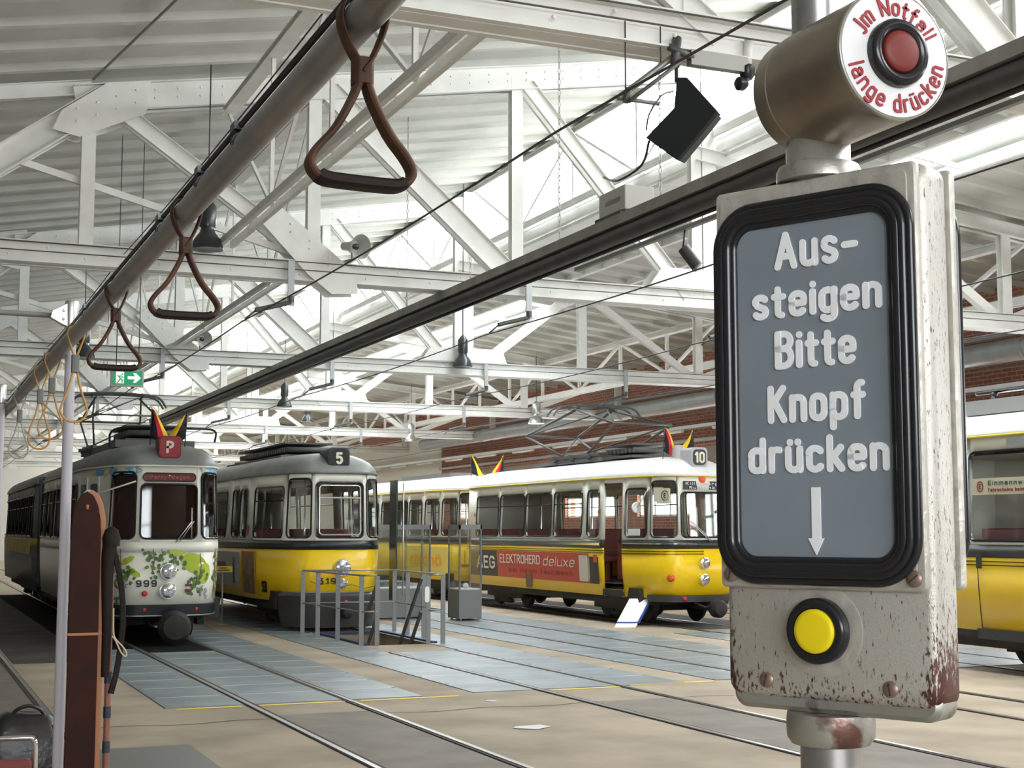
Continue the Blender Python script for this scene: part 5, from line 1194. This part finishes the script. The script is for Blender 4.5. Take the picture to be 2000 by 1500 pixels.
mb = MB(); mb.prism([(-.09, .05), (.09, .05), (.05, .0), (-.05, .0)], ((9.98, 25.7, .995), (1, 0, 0), (0, 0, 1), (0, 1, 0)), -.03, .03); mb.build('hull', mat('ski_dark', (.1, .05, .03), .5), t); MB().tube([(9.98, 25.7, 1.04), (9.98, 25.7, 1.30)], .006, 6).build('mast', black_m, t)
# information desk board in front of tram 10
t = thing('info_stand', 'white slanted information board standing on the floor before tram number 10', 'sign', (11.85, 22.65, 0))
a0 = Vector((11.64, 22.72, 0)); sd = Vector((.345, -.14, 0)); bk = Vector((.34, .16, 0)).normalized()
pa = lambda k, u: a0 + sd*k + bk*(.40*u) + Vector((0, 0, .42*u))
mb = MB(); mb.add([pa(0, 0), pa(1, 0), pa(1, .2), pa(0, .2)] + [p + Vector((.02, .03, -.01)) for p in (pa(0, 0), pa(1, 0), pa(1, .2), pa(0, .2))], [(0, 1, 2, 3), (4, 5, 6, 7), (0, 1, 5, 4), (1, 2, 6, 5), (3, 2, 6, 7), (0, 3, 7, 4)]); mb.build('foot_plate', alu, t)
mb = MB(); q = [pa(0, .17), pa(1, .17), pa(1, 1.12), pa(0, 1.12)]; mb.add([v + Vector((0, 0, .012)) for v in q] + [v + Vector((.012, .03, -.005)) for v in q], [(0, 1, 2, 3), (4, 5, 6, 7), (0, 1, 5, 4), (1, 2, 6, 5), (2, 3, 7, 6), (3, 0, 4, 7)])
mb.build('board', mat('white_board', (.88, .88, .88), .4), t)
mb = MB(); mb.beam(pa(1.02, .17), pa(1.02, 1.12), .03, .035); mb.beam(pa(0, .17) + Vector((0, 0, .01)), pa(1.02, .17) + Vector((0, 0, .01)), .02, .02); mb.build('blue_edge', mat('deep_blue', (.03, .10, .35), .4), t)
t = thing('notice_post', 'small yellow notice on a thin grey post beside the painted tram', 'sign', (5.44, 26.1, 0))
MB().tube([(5.44, 26.1, 0), (5.44, 26.1, .98)], .018, 10).build('post', galv, t); MB().lathe([(.12, 0), (.12, .012), (.02, .02)], (5.44, 26.1, 0)).build('foot', galv, t)
MB().box(5.27, 5.61, 26.07, 26.09, .94, 1.05).build('plate', mat('yellow_notice', (.80, .62, .04), .5), t)
mb = MB(); mp = frame_mp((5.27, 26.07, .94), (1, 0, 0), (0, 0, 1), (0, -1, 0)); 
for k, (a, b) in enumerate(((.10, .24), (.05, .29))): mb.prism(rrect(a, b, .065-.04*k, .085-.04*k, .004), ((5.27, 26.07, .94), (1, 0, 0), (0, 0, 1), (0, -1, 0)), .001, .003)
mb.build('printed_lines', mat('brown_print', (.12, .07, .02), .5), t)
# bell lamps
bell_m = mat('dark_lamp_housing', (.05, .06, .06), .25, .3)
def bell(x, y, z, label, r=.19, m=None, sc=1.0):
    t = thing('bell_lamp', label, 'lamp', (x, y, z)); m = m or bell_m
    MB().lathe([(r, 0), (r*.98, .04), (r*.82, .12), (r*.5, .20), (r*.42, .24), (r*.42, .28)], (x, y, z), (0, 0, 1), 32).build('reflector', m, t, angle=60)
    MB().lathe([(r*.50, .27), (r*.52, .30), (r*.52, .52), (r*.3, .58), (.02, .62)], (x, y, z), (0, 0, 1), 24).build('gear_housing', m, t, angle=50)
    MB().lathe([(r*.93, .005), (r*.93, .012), (r*.2, .03)], (x, y, z), (0, 0, 1), 24).build('cover_glass', lens_m, t)
    MB().tube([(x, y, z+.6), (x, y, (ZR(x) if x < 10.5 else ZQ(x)) - .05)], .008, 6).build('suspension', wire_m, t)
bell(3.22, 16.7, 4.98, 'large dark bell lamp behind the second strap handle'); bell(2.88, 25.9, 4.70, 'dark bell lamp behind the ochre wire straps, right of the bracketed pole')
bell(10.0, 25.9, 4.86, 'dark bell lamp hanging in front of the third truss, centre right'); bell(15.72, 35.2, 4.55, 'silvery bell lamp seen through the pantograph of tram number 10', .22, alu)
bell(11.8, 44.2, 5.1, 'small dark bell lamp far down the hall above tram number 5'); bell(15.2, 44.0, 4.55, 'small silvery bell lamp far down the hall, left of the far flags', .20, alu)
bell(2.9, 51.0, 4.6, 'small dark bell lamp far off, between the poles at the left'); bell(8.75, 35.0, 4.75, 'dark bell lamp far off above the painted tram flags')
# spotlights and horn speakers
t = thing('spotlight', 'dark cylindrical spotlight hanging from a thin bar left of the sign', 'spotlight', (7.03, 12.1, 4.42))
MB().tube([(6.93, 12.0, 4.43), (7.04, 11.92, 4.24)], .060, 20).build('housing', mat('spot_grey', (.06, .065, .06), .4), t); MB().tube([(6.95, 12.05, 4.40), (6.98, 12.05, 4.62)], .01, 6).build('bracket', black_m, t)
MB().tube([(7.04, 11.92, 4.24), (7.05, 11.912, 4.225)], .052, 20).build('lens', lens_m, t)
tag(MB().box(6.95, 7.0, 4, 14.5, 4.62, 4.66).build('lighting_bar', mat('bar_grey', (.16, .17, .17), .5)), 'thin grey lighting bar carrying the spotlight left of the sign', 'bar')
def horn(x, y, z, label):
    t = thing('horn_speaker', label, 'loudspeaker', (x, y, z)); hm = mat('horn_grey', (.42, .42, .40), .5)
    MB().lathe([(.05, -.22), (.055, -.10), (.075, -.02), (.12, .08), (.155, .13), (.15, .13), (.07, .0)], (x, y, z), (.35, -.9, -.15), 24).build('horn', hm, t)
    MB().tube([(x, y+.1, z), (x, y+.1, z-.16)], .015, 6).build('bracket', hm, t)
    MB().lathe([(.03, -.02), (.04, .04), (.01, .06)], (x, y, z), (.35, -.9, -.15), 12).build('driver', black_m, t)
horn(5.02, 16.7, 5.16, 'grey horn loudspeaker on the second truss above the middle of the picture'); horn(4.92, 25.9, 5.14, 'smaller grey horn loudspeaker on the third truss, right of the third strap')
# exit sign
t = thing('exit_sign', 'green illuminated exit sign with running figure and arrow below the third strap', 'sign', (2.81, 20, 3.77))
mb = MB(); mb.box(2.59, 3.03, 20, 20.06, 3.65, 3.89); mb.build('housing', mat('sign_frame_grey', (.50, .51, .50), .5), t, bevel=.008)
MB().box(2.615, 3.005, 19.99, 20.002, 3.675, 3.865).build('green_face', mat('exit_green', (.0, .30, .13), .4, emit=.25), t)
ex_w = mat('exit_white', (.92, .92, .80), .5, emit=.35); mb = MB(); mb.box(2.655, 2.76, 19.982, 19.99, 3.69, 3.85); mb.build('door_symbol', ex_w, t)
mb = MB(); fr2 = ((2.59, 19.985, 3.65), (1, 0, 0), (0, 0, 1), (0, -1, 0)); mb.prism([(.22, .10), (.32, .10), (.29, .055), (.33, .055), (.395, .12), (.33, .185), (.29, .185), (.32, .14), (.22, .14)], fr2, .0, .004); mb.build('arrow', ex_w, t)
mb = MB(); mpx = frame_mp(*[fr2[0], fr2[1], fr2[2], fr2[3]])
capsules(mb, [(.10, .135), (.125, .105), (.105, .075), (.085, .05)], .008, mpx, .004, .007); capsules(mb, [(.125, .105), (.15, .08), (.145, .055)], .008, mpx, .004, .007); capsules(mb, [(.085, .15), (.10, .135), (.14, .14), (.155, .12)], .006, mpx, .004, .007); capsules(mb, [(.145, .165), (.147, .167)], .010, mpx, .004, .007); mb.build('running_figure', MATS['exit_green'], t)
for x in (2.66, 2.96): MB().tube([(x, 20.03, 3.89), (x, 20.03, ZR(x)+.02)], .006, 6).build('suspension', wire_m, t)
# loudspeaker on its frame under the first truss
t = thing('hanging_loudspeaker', 'black box loudspeaker tilted on edge, hanging from a tube frame at upper right', 'loudspeaker', (4.6, 7.8, 4.3))
spk = mat('black_speaker', (.006, .008, .007), .8, spec=.15); spg = mat('speaker_grille', (.035, .035, .035), .8, spec=.2)
prof = [(4.358, 4.508), (4.428, 4.517), (4.519, 4.436), (4.643, 4.329), (4.347, 3.982), (4.133, 4.098), (4.335, 4.31)]
ev = Vector((.19, .26, .065)); mb = MB(); mb.prism(prof, ((0, 7.6, 0), (1, 0, 0), (0, 0, 1), ev), 0, 1); mb.build('cabinet', spk, t, bevel=.006)
g0 = Vector((4.636, 7.61, 4.318)); g1 = Vector((4.354, 7.61, 3.990)); nn = (g1-g0).cross(ev).normalized() * (-1 if (g1-g0).cross(ev).z > 0 else 1)
mb = MB(); q = [g0+ev*.06, g1+ev*.06, g1+ev*.94, g0+ev*.94]; mb.add([p + nn*.022 for p in q] + [p for p in q], [(0, 1, 2, 3), (0, 1, 5, 4), (1, 2, 6, 5), (2, 3, 7, 6), (3, 0, 4, 7)]); mb.build('grille', spg, t)
MB().tube([(4.39, 7.66, 4.50), (4.40, 7.68, 4.74), (4.40, 7.7, 4.80)], .012, 8).build('hook', black_m, t)
MB().tube(smoothp([(4.15, 7.62, 4.15), (4.16, 7.6, 4.25), (4.25, 7.6, 4.38), (4.34, 7.62, 4.42)], 3), .006, 6).build('cable', black_m, t)
MB().tube(smoothp([(4.19, 7.66, 4.10), (4.21, 7.8, 3.98), (4.20, 8.1, 3.95), (4.35, 8.6, 4.1)], 4), .008, 6).build('lead', black_m, t)
t = thing('wire_support', 'tubular contact wire support arm holding the black loudspeaker under the nearest truss', 'bracket', (4.4, 7.7, 4.7))
MB().tube([(4.0, 7.7, 4.36), (4.41, 7.7, 4.69), (4.86, 7.9, 4.93)], .020, 10).build('upper_tube', mat('arm_grey', (.26, .25, .23), .45, .5), t)
MB().tube([(4.03, 7.62, 4.32), (4.40, 7.62, 4.62)], .013, 8).build('lower_tube', arm_m, t)
MB().tube([(3.99, 7.7, 4.36), (4.26, 7.65, 4.34)], .013, 8).build('end_tube', MATS['arm_grey'], t)
MB().box(4.50, 4.92, 7.66, 7.72, 4.63, 4.73).build('insulator_bar', MATS['arm_grey'], t)
mb = MB(); mb.lathe([(.03, -.05), (.05, -.02), (.05, .03), (.03, .05)], (4.93, 7.69, 4.64), (0, 0, 1), 12); mb.lathe([(.02, -.06), (.045, -.04), (.045, .0), (.02, .03)], (4.90, 7.69, 4.56), (1, 0, .1), 12); mb.build('insulator', black_m, t)
mb = MB(); mb.tube([(4.38, 7.66, 4.60), (4.42, 7.70, 4.80)], .030, 10); mb.tube([(4.34, 7.66, 4.72), (4.52, 7.68, 4.68)], .024, 8); mb.tube([(4.03, 7.66, 4.33), (4.06, 7.68, 4.42)], .022, 8); mb.build('clamp', arm_m, t)
MB().tube([(4.93, 7.69, 4.66), (4.95, 7.70, 4.86)], .028, 10).build('post', steel_white, t)
for x, z in ((4.05, 4.40), (4.30, 4.6)): MB().tube([(x, 7.7, z), (x, 7.7, 4.86)], .005, 6).build('tie_wire', wire_m, t)
# ---------------------------------------------------------------- groups of repeated things
GROUPS = {'strap_handle': 'strap handles along the overhead grab rail', 'roof_truss': 'white roof trusses across the hall', 'tram_car': 'museum trams parked in the hall',
 'tram_track': 'tram tracks set in the hall floor', 'contact_wire': 'contact wires above the tracks', 'wire_support': 'wire support arms under the trusses', 'bell_lamp': 'bell lamps hanging in the hall',
 'pennant': 'little flags on the tram roofs', 'glass_showcase': 'glass showcases between the trams', 'ski': 'old skis by the grab pole', 'grab_pole': 'pale grab poles at the left', 'horn_speaker': 'horn loudspeakers on the trusses',
 'longitudinal_girder': 'lattice girders along the hall', 'wall_pipe': 'pipes on the brick wall', 'tie_rod': 'tie rods under the ceiling'}
for o in S.objects:
    if o.parent is None:
        g = GROUPS.get(o.name.split('.')[0])
        if g: o['group'] = g
